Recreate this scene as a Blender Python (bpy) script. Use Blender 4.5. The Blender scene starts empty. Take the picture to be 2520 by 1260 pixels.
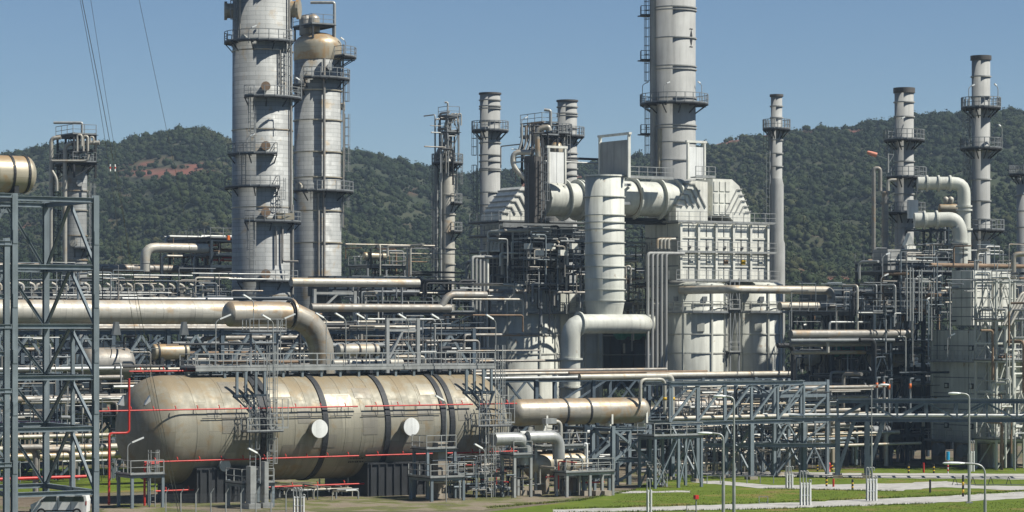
import bpy, math, random
import numpy as np
from mathutils import Vector, Matrix
random.seed(7)
SC = bpy.context.scene
COL = SC.collection
# ------------------------------------------------------------------ camera, sky, sun, exposure
F, CAMZ, YH, CX = 6500.0, 14.3, 800.0, 1260.0      # focal length in photo pixels, eye height, horizon row, centre column
cam = bpy.data.cameras.new('camera'); camo = bpy.data.objects.new('camera', cam); COL.objects.link(camo)
cam.sensor_width = 36; cam.lens = 36 * F / 2520
cam.shift_y = (YH - 630) / 2520
cam.clip_start = 1; cam.clip_end = 30000
camo.location = (0, 0, CAMZ); camo.rotation_euler = (math.pi / 2, 0, 0)
SC.camera = camo
SUN_AZ, SUN_EL = math.radians(-16), math.radians(51)    # azimuth from +X (right), towards the camera
sdir = Vector((math.cos(SUN_AZ) * math.cos(SUN_EL), math.sin(SUN_AZ) * math.cos(SUN_EL), math.sin(SUN_EL)))
w = bpy.data.worlds.new('World'); SC.world = w; w.use_nodes = True
nt = w.node_tree; nt.nodes.clear()
sky = nt.nodes.new('ShaderNodeTexSky'); sky.sky_type = 'NISHITA'; sky.sun_disc = False
sky.sun_elevation = SUN_EL; sky.sun_rotation = math.atan2(sdir.x, sdir.y)
sky.air_density = 1.0; sky.dust_density = 0.0; sky.ozone_density = 6.0; sky.altitude = 1200
bg = nt.nodes.new('ShaderNodeBackground'); bg.inputs[1].default_value = 0.054
wo = nt.nodes.new('ShaderNodeOutputWorld')
nt.links.new(sky.outputs[0], bg.inputs[0]); nt.links.new(bg.outputs[0], wo.inputs[0])
sl = bpy.data.lights.new('sun', 'SUN'); sl.energy = 5.0; sl.angle = math.radians(0.5); sl.color = (1.0, 0.955, 0.87)
so = bpy.data.objects.new('sun', sl); COL.objects.link(so)
so.rotation_euler = (-sdir).to_track_quat('-Z', 'Y').to_euler(); so.location = (60, 150, 90)
SC.view_settings.view_transform = 'Standard'; SC.view_settings.look = 'None'
SC.view_settings.exposure = 0.54; SC.view_settings.gamma = 1.0
SC.view_settings.use_curve_mapping = False
SC.render.engine = 'CYCLES'
cy = SC.cycles
cy.use_denoising = True; cy.max_bounces = 6; cy.diffuse_bounces = 3; cy.glossy_bounces = 3
cy.transmission_bounces = 3; cy.volume_bounces = 0; cy.caustics_reflective = False; cy.caustics_refractive = False
cy.sample_clamp_indirect = 4.0

# ------------------------------------------------------------------ geometry helpers
def P(px, py, d): return Vector(((px - CX) * d / F, d, CAMZ + (YH - py) * d / F))
def GP(px, py):                                         # a point of the ground
    d = CAMZ * F / (py - YH); return Vector(((px - CX) * d / F, d, 0))
def G(px, d): return Vector(((px - CX) * d / F, d, 0))
AG = math.radians(32)                                   # the plant's grid
U = Vector((math.cos(AG), math.sin(AG), 0)); V = Vector((-math.sin(AG), math.cos(AG), 0)); Z = Vector((0, 0, 1)); N = -V
XA = Vector((1, 0, 0)); YA = Vector((0, 1, 0))
def ut(px, o, dr=U):                                    # distance along a grid line until a picture column
    k = (px - CX) / F
    return (k * o.y - o.x) / (dr.x - k * dr.y)
def zy(py, d): return CAMZ + (YH - py) * d / F

class M:
    def __init__(s): s.v = []; s.f = []; s.sm = []; s.uv = []; s.anyuv = False
    def quadset(s, vs, fs, smooth=False, uvs=None):
        b = len(s.v); s.v += [tuple(x) for x in vs]
        for i, f in enumerate(fs):
            s.f.append(tuple(b + j for j in f)); s.sm.append(smooth)
            if uvs: s.uv += uvs[i]; s.anyuv = True
            else: s.uv += [(0.0, 0.0)] * len(f)
    def box(s, c, sx, sy, sz, ax=(U, V, Z)):
        c = Vector(c); a, b, e = ax[0] * (sx / 2), ax[1] * (sy / 2), ax[2] * (sz / 2)
        vs = [c + a * i + b * j + e * k for k in (-1, 1) for j in (-1, 1) for i in (-1, 1)]
        s.quadset(vs, [(0, 2, 3, 1), (4, 5, 7, 6), (0, 1, 5, 4), (2, 6, 7, 3), (0, 4, 6, 2), (1, 3, 7, 5)]); return s
    def bar(s, p0, p1, w, h=None, side=None):
        p0, p1 = Vector(p0), Vector(p1); d = p1 - p0; L = d.length
        if L < 1e-6: return s
        d /= L; h = h or w
        if side is None:
            side = d.cross(Z)
            side = U.copy() if side.length < 1e-3 else side.normalized()
        up = side.cross(d).normalized()
        return s.box((p0 + p1) / 2, L, w, h, (d, side, up))
    def ib(s, p0, p1, w, h, side=None, t=None):          # I section: depth h along up, width w along side
        p0, p1 = Vector(p0), Vector(p1); d = (p1 - p0); L = d.length; d /= L; t = t or max(0.03, h * 0.1)
        if side is None:
            side = d.cross(Z); side = U.copy() if side.length < 1e-3 else side.normalized()
        up = side.cross(d).normalized(); c = (p0 + p1) / 2
        s.box(c + up * (h / 2 - t / 2), L, w, t, (d, side, up)); s.box(c - up * (h / 2 - t / 2), L, w, t, (d, side, up))
        s.box(c, L, t * .8, h - 2 * t - .002, (d, side, up)); return s
    def tube(s, pts, r, n=10, bend=None, bn=5, cap=True):
        pts = [Vector(p) for p in pts]
        if bend and len(pts) > 2:
            q = [pts[0]]
            for i in range(1, len(pts) - 1):
                a, b, c = pts[i - 1], pts[i], pts[i + 1]
                d1, d2 = (b - a), (c - b); l = min(bend, d1.length * .49, d2.length * .49)
                d1.normalize(); d2.normalize(); A_, C_ = b - d1 * l, b + d2 * l
                for k in range(bn + 1):
                    t = k / bn; q.append(A_ * (1 - t) ** 2 + b * (2 * t * (1 - t)) + C_ * t * t)
            q.append(pts[-1]); pts = q
        m = len(pts); tn = []
        for i in range(m):
            a = pts[max(i - 1, 0)]; c = pts[min(i + 1, m - 1)]; tn.append((c - a).normalized())
        ref = Z if abs(tn[0].z) < .9 else XA
        sd = tn[0].cross(ref).normalized(); vs = []; ln = [0.0]; frames = []
        for i in range(m):
            sd = (sd - tn[i] * sd.dot(tn[i])).normalized(); up = sd.cross(tn[i])
            frames.append((sd, up))
            for k in range(n):
                an = 2 * math.pi * k / n; vs.append(pts[i] + (sd * math.cos(an) + up * math.sin(an)) * r)
            if i: ln.append(ln[-1] + (pts[i] - pts[i - 1]).length)
        fs = []; uvs = []; cw = 2 * math.pi * r / n
        for i in range(m - 1):
            for k in range(n):
                k2 = (k + 1) % n; fs.append((i * n + k, i * n + k2, (i + 1) * n + k2, (i + 1) * n + k))
                uvs.append([(k * cw, ln[i]), ((k + 1) * cw, ln[i]), ((k + 1) * cw, ln[i + 1]), (k * cw, ln[i + 1])])
        s.quadset(vs, fs, n > 5, uvs)
        if cap:
            s.quadset([vs[k] for k in range(n)], [tuple(range(n))]); s.quadset([vs[(m - 1) * n + k] for k in range(n)], [tuple(reversed(range(n)))])
        return s
    def lathe(s, o, prof, n=32, ax=None, a0=0.0, a1=360.0, sharp=False):
        ax = ax or (XA, YA, Z); o = Vector(o); full = abs(a1 - a0) >= 359.9; cnt = n if full else n + 1
        vs = []; ln = [0.0]
        for i, (r, z) in enumerate(prof):
            if i: ln.append(ln[-1] + math.hypot(r - prof[i - 1][0], z - prof[i - 1][1]))
            for k in range(cnt):
                an = math.radians(a0 + (a1 - a0) * k / n)
                vs.append(o + ax[0] * (r * math.cos(an)) + ax[1] * (r * math.sin(an)) + ax[2] * z)
        fs = []; uvs = []; R = max(r for r, z in prof); cw = math.radians(a1 - a0) * R / n
        for i in range(len(prof) - 1):
            for k in range(n):
                k2 = (k + 1) % cnt; fs.append((i * cnt + k, i * cnt + k2, (i + 1) * cnt + k2, (i + 1) * cnt + k))
                uvs.append([(k * cw, ln[i]), ((k + 1) * cw, ln[i]), ((k + 1) * cw, ln[i + 1]), (k * cw, ln[i + 1])])
        s.quadset(vs, fs, not sharp, uvs); return s
    def ringdeck(s, c, z, r0, r1, t, a0, a1, n=20):
        s.lathe((c[0], c[1], z), [(r0, 0), (r1, 0), (r1, t), (r0, t), (r0, 0)], n, None, a0, a1, True); return s
    def prism(s, poly, ex):                              # polygon of world points extruded by a vector
        n = len(poly); ex = Vector(ex); vs = [Vector(p) for p in poly] + [Vector(p) + ex for p in poly]
        s.quadset(vs, [tuple(range(n)), tuple(range(2 * n - 1, n - 1, -1))] + [(i, i + n, (i + 1) % n + n, (i + 1) % n) for i in range(n)]); return s

ORG = {}
def mesh(name, m, mat, org):
    me = bpy.data.meshes.new(name); a = np.array(m.v, dtype=np.float64).reshape(-1, 3) - np.array(org)
    me.from_pydata(a.tolist(), [], m.f)
    me.polygons.foreach_set('use_smooth', m.sm)
    if m.anyuv:
        ul = me.uv_layers.new(name='UVMap'); ul.data.foreach_set('uv', np.array(m.uv, dtype=np.float32).ravel())
    if mat: me.materials.append(MAT[mat])
    return me
def tag(o, label=None, cat=None, group=None, kind=None):
    if label: o['label'] = label
    if cat: o['category'] = cat
    if group: o['group'] = group
    if kind: o['kind'] = kind
    return o
def thing(name, label, cat, loc, group=None):
    o = bpy.data.objects.new(name, None); o.empty_display_size = .5; COL.objects.link(o); o.location = Vector(loc)
    ORG[o.name] = Vector(loc); return tag(o, label, cat, group)
def part(name, m, mat, parent, kind=None, label=None):
    org = ORG[parent.name]; o = bpy.data.objects.new(name, mesh(name, m, mat, org)); COL.objects.link(o); o.parent = parent
    ORG[o.name] = org; return tag(o, label, None, None, kind)
def solo(name, m, mat, label, cat, group=None, kind=None):
    a = np.array(m.v); loc = Vector(((a[:, 0].min() + a[:, 0].max()) / 2, (a[:, 1].min() + a[:, 1].max()) / 2, a[:, 2].min()))
    o = bpy.data.objects.new(name, mesh(name, m, mat, loc)); o.location = loc; COL.objects.link(o); ORG[o.name] = loc
    return tag(o, label, cat, group, kind)
def clone(o, off, parent, child_off=False):               # a copy of a part sharing its mesh, moved by off
    c = o.copy(); COL.objects.link(c); c.parent = parent; c.location = Vector(o.location) + Vector(off); ORG[c.name] = ORG[o.name]; return c
def copy_thing(o, off, label=None):
    c = o.copy(); COL.objects.link(c); c.location = Vector(o.location) + Vector(off)
    if label: c['label'] = label
    for ch in list(o.children):
        d = ch.copy(); COL.objects.link(d); d.parent = c
        for g in list(ch.children):
            e = g.copy(); COL.objects.link(e); e.parent = d
    return c

# ------------------------------------------------------------------ materials
MAT = {}
def newmat(name):
    m = bpy.data.materials.new(name); m.use_nodes = True; t = m.node_tree; b = t.nodes['Principled BSDF']; MAT[name] = m
    return m, t, b
def nd(t, typ, **kw):
    n = t.nodes.new(typ)
    for k, v in kw.items():
        if k.startswith('i_'): n.inputs[k[2:].replace('_', ' ')].default_value = v
        else: setattr(n, k, v)
    return n
def noise(t, vec, scale, detail=4, rough=.55, dist=0.0):
    n = nd(t, 'ShaderNodeTexNoise'); n.inputs['Scale'].default_value = scale; n.inputs['Detail'].default_value = detail
    n.inputs['Roughness'].default_value = rough; n.inputs['Distortion'].default_value = dist
    if vec: t.links.new(vec, n.inputs['Vector'])
    return n.outputs['Fac']
def mapv(t, vec, sc):
    n = nd(t, 'ShaderNodeMapping'); n.inputs['Scale'].default_value = sc; t.links.new(vec, n.inputs['Vector']); return n.outputs[0]
def ramp(t, fac, stops):
    n = nd(t, 'ShaderNodeValToRGB'); e = n.color_ramp.elements
    while len(e) < len(stops): e.new(.5)
    for i, (p, c) in enumerate(stops): e[i].position = p; e[i].color = (*c, 1) if not isinstance(c, (int, float)) else (c, c, c, 1)
    t.links.new(fac, n.inputs[0]); return n.outputs[0]
def mix(t, fac, a, b, bl='MIX'):
    n = nd(t, 'ShaderNodeMix', data_type='RGBA', blend_type=bl)
    for sck, val in ((n.inputs[0], fac), (n.inputs[6], a), (n.inputs[7], b)):
        if isinstance(val, (int, float)): sck.default_value = val
        elif isinstance(val, tuple): sck.default_value = (*val, 1)
        else: t.links.new(val, sck)
    return n.outputs[2]
def mul(t, a, b, op='MULTIPLY'):
    n = nd(t, 'ShaderNodeMath', operation=op, use_clamp=True)
    for i, v in enumerate((a, b)):
        if isinstance(v, (int, float)): n.inputs[i].default_value = v
        else: t.links.new(v, n.inputs[i])
    return n.outputs[0]
def bump(t, b, h, strength, dist=.02):
    n = nd(t, 'ShaderNodeBump'); n.inputs['Strength'].default_value = strength; n.inputs['Distance'].default_value = dist
    t.links.new(h, n.inputs['Height']); t.links.new(n.outputs[0], b.inputs['Normal'])
def sc3(c, k): return tuple(min(1, x * k) for x in c)
def paint(name, base, rough=.55, metal=0.0, vary=.22, scale=.6, rust=None, rustamt=.62, streak=True):
    m, t, b = newmat(name); g = nd(t, 'ShaderNodeNewGeometry').outputs['Position']
    c = ramp(t, noise(t, g, scale, 5), [(.3, sc3(base, 1 - vary)), (.7, sc3(base, 1 + vary * .6))])
    if streak:
        st = noise(t, mapv(t, g, (2.2, 2.2, .16)), 1.0, 4)
        c = mix(t, mul(t, ramp(t, st, [(.45, 0.0), (.72, 1.0)]), .6), c, sc3(base, .58))
    if rust:
        f = ramp(t, noise(t, g, .9, 6, .65), [(rustamt, 0.0), (rustamt + .08, 1.0)])
        c = mix(t, mul(t, f, .8), c, rust)
    t.links.new(c, b.inputs['Base Color']); b.inputs['Roughness'].default_value = rough; b.inputs['Metallic'].default_value = metal; b.inputs['Specular IOR Level'].default_value = .3
    return m
def clad(name, base, stain=(.42, .30, .15), bw=1.6, bh=.55, rough=.42, metal=.45, seam=.5, stain_lo=.58, top=0.0, tone=.12, streakax=(.9, .06), bumpy=.3):
    # insulation cladding: sheets with lapped seams, patchy tone, streaks and rust-brown stains; uv are metres
    m, t, b = newmat(name); uv = nd(t, 'ShaderNodeUVMap').outputs[0]; geo = nd(t, 'ShaderNodeNewGeometry'); g = geo.outputs['Position']
    br = nd(t, 'ShaderNodeTexBrick', offset=.5); t.links.new(uv, br.inputs['Vector'])
    for k, v in (('Scale', 1.0), ('Mortar Size', .018), ('Mortar Smooth', .4), ('Bias', 0.0), ('Brick Width', bw), ('Row Height', bh)): br.inputs[k].default_value = v
    br.inputs['Color1'].default_value = (*sc3(base, 1 - tone), 1); br.inputs['Color2'].default_value = (*sc3(base, 1 + tone), 1)
    br.inputs['Mortar'].default_value = (*sc3(base, 1 - seam), 1)
    c = mix(t, mul(t, ramp(t, noise(t, g, .35, 4), [(.35, 0.0), (.65, 1.0)]), .35), br.outputs['Color'], sc3(base, .72))
    st = noise(t, mapv(t, uv, (streakax[0] * 2.2, streakax[1] * 2.2, 1)), 1.0, 5, .6)
    c = mix(t, mul(t, ramp(t, st, [(.48, 0.0), (.72, 1.0)]), .55), c, sc3(base, .58))
    f = ramp(t, noise(t, g, .55, 6, .62, .4), [(stain_lo, 0.0), (stain_lo + .1, 1.0)])
    if top:
        sp = nd(t, 'ShaderNodeSeparateXYZ'); t.links.new(geo.outputs['Normal'], sp.inputs[0])
        nz = mul(t, sp.outputs[2], noise(t, g, .8, 5, .7), 'MULTIPLY')
        f2 = ramp(t, nz, [(.27, 0.0), (.45, 1.0)])
        f = mul(t, f, mul(t, f2, top), 'ADD')
    c = mix(t, mul(t, f, .68), c, stain)
    t.links.new(c, b.inputs['Base Color']); b.inputs['Metallic'].default_value = metal; b.inputs['Specular IOR Level'].default_value = .3
    rr = ramp(t, noise(t, g, 1.5, 3), [(.3, rough - .08), (.7, rough + .14)]); t.links.new(rr, b.inputs['Roughness'])
    h = mix(t, .35, br.outputs['Fac'], noise(t, g, 1.3, 3)); n = nd(t, 'ShaderNodeMath', operation='MULTIPLY'); n.inputs[1].default_value = -1
    t.links.new(h, n.inputs[0]); bump(t, b, n.outputs[0], bumpy, .03)
    return m
paint('steel_blue', (.165, .20, .218), .5, 0, .2, .7, (.16, .09, .05), .70)
paint('steel_blue_shaded', (.095, .125, .15), .5, 0, .25, .7, (.12, .07, .04), .70)  # darker copy of the blue paint, with shade put into the colour
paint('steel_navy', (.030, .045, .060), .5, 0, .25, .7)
paint('steel_grey', (.20, .215, .22), .55, 0, .2, .8, (.15, .08, .04), .68)
paint('steel_dark', (.030, .033, .036), .6, 0, .3, .8)
paint('galvanised', (.36, .37, .355), .45, .3, .2, 1.2)
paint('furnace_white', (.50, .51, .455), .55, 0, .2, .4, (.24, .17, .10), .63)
paint('furnace_panel', (.70, .70, .63), .55, 0, .18, .9, (.28, .20, .12), .64)  # paler copy of the furnace white, brightening the sunlit faces in colour
paint('stack_grey', (.31, .315, .30), .72, 0, .2, .35, (.28, .22, .16), .72)
paint('stack_soot', (.09, .085, .08), .7, 0, .3, .8)
paint('rust_pipe', (.22, .15, .095), .7, 0, .35, 1.1)
paint('red_paint', (.50, .035, .025), .4, 0, .25, 1.0)
paint('pink_pipe', (.55, .33, .38), .5, 0, .15, .6, (.34, .22, .16), .66)
paint('green_paint', (.02, .17, .12), .5, 0, .2)
paint('yellow_paint', (.60, .38, .02), .5, 0, .15)
paint('orange_paint', (.62, .14, .03), .5, 0, .15)
paint('white_paint', (.74, .75, .72), .4, 0, .08, .8)
paint('black_paint', (.025, .025, .027), .6, 0, .2)
paint('blue_sign', (.01, .30, .52), .4, 0, .05, 1, None, .6, False)
paint('pier_concrete', (.33, .29, .23), .85, 0, .3, .8, (.22, .14, .08), .6)
paint('rubber', (.02, .02, .02), .8, 0, .1)
paint('wire_metal', (.12, .12, .12), .5, .4, .1)
clad('vessel_clad', (.272, .256, .20), (.23, .17, .09), 2.4, 1.1, .56, .15, .30, .55, 1.0, .12, (.05, .85))
clad('vessel_patch', (.24, .225, .185), (.22, .16, .09), 1.2, 1.1, .5, .2, .3, .58, .6, .1, (.05, .9))
clad('vessel_patch_light', (.345, .325, .262), (.30, .22, .12), 1.2, 1.1, .45, .25, .3, .62, .6, .1, (.05, .9))
clad('column_clad', (.31, .32, .31), (.26, .20, .12), 2.2, .46, .58, .15, .6, .575, 0, .15, (.8, .05))
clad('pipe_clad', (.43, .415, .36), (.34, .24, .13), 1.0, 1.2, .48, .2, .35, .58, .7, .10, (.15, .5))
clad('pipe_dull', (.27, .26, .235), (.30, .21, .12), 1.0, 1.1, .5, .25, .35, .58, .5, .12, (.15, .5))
clad('drum_clad', (.40, .36, .27), (.36, .21, .08), 1.5, 1.4, .42, .3, .3, .55, 1.0, .10, (.4, .12))
clad('rusty_clad', (.36, .335, .28), (.32, .215, .11), 1.2, 1.1, .42, .35, .35, .50, 1.0, .10, (.3, .2))
m, t, b = newmat('glass_dark'); b.inputs['Base Color'].default_value = (.02, .03, .035, 1); b.inputs['Roughness'].default_value = .1
m, t, b = newmat('lamp_lens'); b.inputs['Base Color'].default_value = (.72, .74, .72, 1); b.inputs['Roughness'].default_value = .25
m, t, b = newmat('tape_sock'); b.inputs['Base Color'].default_value = (.55, .22, .15, 1); b.inputs['Roughness'].default_value = .8
# ground materials
def ground_mat(name, stops, scale, fine, bstr=.5, rough=.95):
    m, t, b = newmat(name); g = nd(t, 'ShaderNodeNewGeometry').outputs['Position']
    c = ramp(t, noise(t, g, scale, 6, .6), stops)
    c = mix(t, .55, c, ramp(t, noise(t, g, fine, 6, .7), [(.3, .3), (.7, 1.0)]), 'MULTIPLY')
    t.links.new(c, b.inputs['Base Color']); b.inputs['Specular IOR Level'].default_value = .1; b.inputs['Roughness'].default_value = rough; bump(t, b, noise(t, g, fine, 5, .7), bstr, .06)
ground_mat('grass', [(.28, (.17, .15, .04)), (.42, (.10, .145, .016)), (.55, (.125, .17, .022)), (.64, (.20, .17, .05)), (.76, (.20, .15, .08))], .16, 1.6)
ground_mat('soil', [(.30, (.14, .11, .08)), (.5, (.18, .15, .11)), (.62, (.10, .11, .045)), (.75, (.20, .17, .13))], .10, 2.2)
ground_mat('concrete', [(.3, (.36, .35, .32)), (.5, (.46, .45, .42)), (.7, (.33, .32, .29))], .35, 1.2, .15, .9)
ground_mat('gravel', [(.3, (.20, .165, .115)), (.45, (.25, .21, .155)), (.56, (.13, .145, .045)), (.7, (.15, .13, .095))], .25, 6.0)

# ------------------------------------------------------------------ setting: ground, paths, hills, wood
def sheet(name, polys, z, mat, sub=None):
    m = M()
    jr = random.Random(len(name) + int(z * 1e5))
    for poly in polys:
        if sub:                                          # ragged edges
            q = []
            for a, c in zip(poly, poly[1:] + poly[:1]):
                k = min(60, max(1, int((c - a).length / sub)))
                for i in range(k):
                    w_ = 0 if i == 0 else .13; q.append(a.lerp(c, i / k) + Vector((jr.gauss(0, w_), jr.gauss(0, w_ * 2.2), 0)))
            poly = q
        m.quadset([Vector((p.x, p.y, z)) for p in poly], [tuple(range(len(poly)))])
    o = bpy.data.objects.new(name, mesh(name, m, mat, (0, 0, 0))); COL.objects.link(o); return tag(o, kind='structure')
sheet('ground', [[Vector((-6000, -300, 0)), Vector((6000, -300, 0)), Vector((6000, 9000, 0)), Vector((-6000, 9000, 0))]], -.02, 'soil')
sheet('lawn', [[GP(1180, 1262), GP(1180, 1275), GP(-200, 1300), GP(-300, 1900), GP(3300, 1900), GP(3300, 1150), GP(2300, 1150), GP(1640, 1160), GP(1560, 1205), GP(1420, 1232)],
               [GP(-400, 1235), GP(470, 1205), GP(470, 1150), GP(-400, 1150)], [GP(1560, 1108), GP(2230, 1108), GP(2230, 1084), GP(1560, 1084)]], -.008, 'grass')
sheet('gravel_yard', [[GP(240, 1262), GP(1180, 1256), GP(1400, 1228), GP(1520, 1200), GP(1600, 1160), GP(620, 1150), GP(600, 1200), GP(300, 1230)]], -.012, 'gravel', 1.2)
sheet('path', [[GP(1360, 1262), GP(1900, 1252), GP(2300, 1238), GP(2640, 1219), GP(2640, 1204), GP(2300, 1222), GP(1900, 1238), GP(1360, 1254)]], .004, 'concrete', .9)
sheet('path', [[GP(1560, 1160), GP(1700, 1169), GP(2120, 1176), GP(2640, 1181), GP(2640, 1167), GP(2120, 1164), GP(1700, 1158), GP(1560, 1150)]], .003, 'concrete', .9)
sheet('path', [[GP(1700, 1186), GP(1880, 1202), GP(2200, 1208), GP(2320, 1199), GP(2480, 1206), GP(2640, 1204), GP(2640, 1197), GP(2400, 1195), GP(2330, 1184), GP(2200, 1190), GP(1900, 1194), GP(1760, 1183)]], .006, 'concrete', .9)
sheet('pavement', [[GP(1880, 1150), GP(2620, 1150), GP(2620, 1137), GP(1880, 1131)]], .002, 'gravel', 1.2)
sheet('kerb_path', [[GP(1480, 1214), GP(1700, 1212), GP(1700, 1208), GP(1480, 1210)]], .004, 'concrete', .9)

def vnoise(x, y, seed=0):
    xi = np.floor(x).astype(np.int64); yi = np.floor(y).astype(np.int64); fx = x - xi; fy = y - yi
    fx = fx * fx * (3 - 2 * fx); fy = fy * fy * (3 - 2 * fy)
    def h(a, b_):
        n = (a * 374761393 + b_ * 668265263 + seed * 974634777) & 0x7fffffff; n = ((n ^ (n >> 13)) * 1274126177) & 0x7fffffff
        return ((n ^ (n >> 16)) & 0xffff) / 65535.0
    return (h(xi, yi) * (1 - fx) + h(xi + 1, yi) * fx) * (1 - fy) + (h(xi, yi + 1) * (1 - fx) + h(xi + 1, yi + 1) * fx) * fy
def fbm(x, y, seed=0, oc=5):
    s_ = 0; a = .5
    for i in range(oc): s_ = s_ + a * vnoise(x * 2 ** i, y * 2 ** i, seed + i); a *= .5
    return s_
RIDGE = np.array([(-1600, 420), (-500, 400), (0, 392), (60, 378), (120, 368), (180, 362), (240, 360), (300, 352), (350, 340), (400, 333), (440, 324), (480, 322), (520, 326), (550, 340), (575, 355), (640, 364), (720, 366), (860, 378), (900, 380), (960, 394), (1010, 408),
                  (1060, 420), (1110, 434), (1180, 434), (1240, 428), (1300, 426), (1380, 418), (1440, 410), (1500, 400), (1560, 396), (1640, 385), (1740, 366), (1800, 346), (1860, 334), (1960, 322), (2050, 318), (2150, 306), (2250, 288), (2350, 282), (2440, 277), (2520, 279), (2900, 300), (4200, 330)], dtype=float)
DR = 1120.0
def hill_z(px, d):
    yr = np.interp(px, RIDGE[:, 0], RIDGE[:, 1]); zr = CAMZ + (YH - yr) * DR / F
    u_ = np.clip((d - 470) / (DR - 470), 0, 1.25); X = (px - CX) * d / F
    g = np.where(u_ < 1, .30 * u_ + .70 * (u_ ** 1.35), 1 - (u_ - 1) * .5)
    n = (fbm(X / 70 + 50, d / 70, 3) - .5) * 34 * np.sin(np.pi * np.clip(u_, 0, 1)) ** .8
    n2 = (fbm(X / 14 + 9, d / 14, 8, 3) - .5) * 3.0 * np.clip(u_ * 4, 0, 1)
    return zr * g + n + n2 - 1.5 * (u_ <= 0)
def soil_mask(px, py, X, d):
    n = fbm(X / 22 + 3, d / 30 + 8, 21); f = np.zeros_like(px)
    for (cx, cy_, rx, ry, k) in ((440, 425, 130, 8, 1.0), (360, 404, 50, 5, .7), (500, 408, 60, 5, .7), (300, 500, 60, 30, .5), (60, 560, 60, 24, .5), (1790, 356, 70, 12, 1.0), (1860, 340, 100, 10, 1.0), (2100, 326, 70, 9, .85), (1980, 330, 60, 8, .8), (1905, 640, 40, 14, 1.0), (1960, 672, 60, 14, 1.0), (2060, 690, 70, 14, .9), (1290, 452, 30, 14, .7), (1430, 440, 60, 10, .5), (1040, 470, 60, 16, .5)):
        f = np.maximum(f, k * np.exp(-(((px - cx) / rx) ** 2 + ((py - cy_) / ry) ** 2)))
    return np.clip((f - .28 + (n - .5) * 1.1) * 3, 0, 1)
gx = np.arange(-1600, 4201, 14.0); gd = np.concatenate([np.arange(470, 1130, 5.0), np.arange(1130, 1420, 20.0)])
PXg, Dg = np.meshgrid(gx, gd); Zg = hill_z(PXg, Dg); Xg = (PXg - CX) * Dg / F; PYg = YH - (Zg - CAMZ) * F / Dg
me = bpy.data.meshes.new('hills'); nr, nc = Zg.shape
co = np.stack([Xg, Dg, Zg], -1).reshape(-1, 3)
ii = (np.arange(nr - 1)[:, None] * nc + np.arange(nc - 1)[None, :]).ravel()
me.from_pydata(co.tolist(), [], np.stack([ii, ii + 1, ii + nc + 1, ii + nc], -1).tolist())
me.polygons.foreach_set('use_smooth', [True] * len(me.polygons))
at = me.attributes.new('soil', 'FLOAT', 'POINT'); at.data.foreach_set('value', soil_mask(PXg, PYg, Xg, Dg).ravel().astype(np.float32))
m, t, b = newmat('hill_soil'); g = nd(t, 'ShaderNodeNewGeometry').outputs['Position']; an = nd(t, 'ShaderNodeAttribute', attribute_name='soil')
c = ramp(t, noise(t, g, .035, 6, .65), [(.30, (.014, .022, .009)), (.47, (.022, .032, .011)), (.58, (.040, .043, .018)), (.72, (.07, .045, .025))])
rc = ramp(t, noise(t, mapv(t, g, (.09, .09, .6)), 1.0, 6, .7), [(.3, (.08, .03, .02)), (.5, (.17, .055, .035)), (.68, (.12, .078, .042))])
c = mix(t, an.outputs['Fac'], c, rc); t.links.new(c, b.inputs['Base Color']); b.inputs['Roughness'].default_value = 1; bump(t, b, noise(t, g, .5, 6, .7), .8, .8)
me.materials.append(MAT['hill_soil'])
ho = bpy.data.objects.new('hills', me); COL.objects.link(ho); tag(ho, kind='structure')

# the wood on the hillside: thousands of crowns of small leaf clumps, one mass
def ico():
    import bmesh
    bm = bmesh.new(); bmesh.ops.create_icosphere(bm, subdivisions=1, radius=1.0)
    v = np.array([x.co[:] for x in bm.verts]); f = np.array([[q.index for q in p.verts] for p in bm.faces]); bm.free(); return v, f
rng = np.random.default_rng(5)
iv, jf = ico()
protos = []
for k in range(7):                                   # a crown: a lumpy core with loose leaf clumps standing off it
    n1 = np.array([math.sin(3.1 * x + k) * math.cos(2.7 * y + 2 * k) + .7 * math.sin(5.3 * z + 4.1 * x + k) for x, y, z in iv])
    rad = .88 + .10 * n1 + rng.normal(0, .07, len(iv)); core = iv * rad[:, None] * np.array([1, 1, .92])
    nl = 26; dirs = rng.normal(size=(nl, 3)); dirs[:, 2] = np.abs(dirs[:, 2]) * .9 - .15; dirs /= np.linalg.norm(dirs, axis=1)[:, None]
    cen = dirs * rng.uniform(.75, 1.12, (nl, 1)); a_ = rng.normal(size=(nl, 3)); a_ /= np.linalg.norm(a_, axis=1)[:, None]; b_ = np.cross(a_, dirs); b_ /= np.linalg.norm(b_, axis=1)[:, None] + 1e-6
    sz = rng.uniform(.14, .28, (nl, 1)); tri = np.stack([cen + a_ * sz, cen - a_ * sz * .6 + b_ * sz, cen - a_ * sz * .6 - b_ * sz], 1).reshape(-1, 3)
    protos.append((np.concatenate([core, tri]), np.concatenate([jf, np.arange(nl * 3).reshape(-1, 3) + len(core)])))
NT = 56000
tp = rng.uniform(-380, 2900, NT * 3); td = 480 + (DR + 14 - 480) * rng.uniform(0, 1, NT * 3) ** .85
tz = hill_z(tp, td); tx = (tp - CX) * td / F; tpy = YH - (tz - CAMZ) * F / td
dens = fbm(tx / 40 + 7, td / 40, 31); sm_ = soil_mask(tp, tpy, tx, td); sm_ = np.maximum(sm_, .75 * np.exp(-((tp - 380) / 330) ** 2 - ((tpy - 440) / 62) ** 2) * (fbm(tx / 9, td / 9, 77) > .42))
patch = fbm(tx / 55 + 70, td / 75 + 3, 91, 4)
keep = (rng.uniform(0, 1, NT * 3) < np.clip((dens - .22) * 4.5, .35, 1)) & (sm_ < rng.uniform(.1, 1.1, NT * 3))
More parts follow.
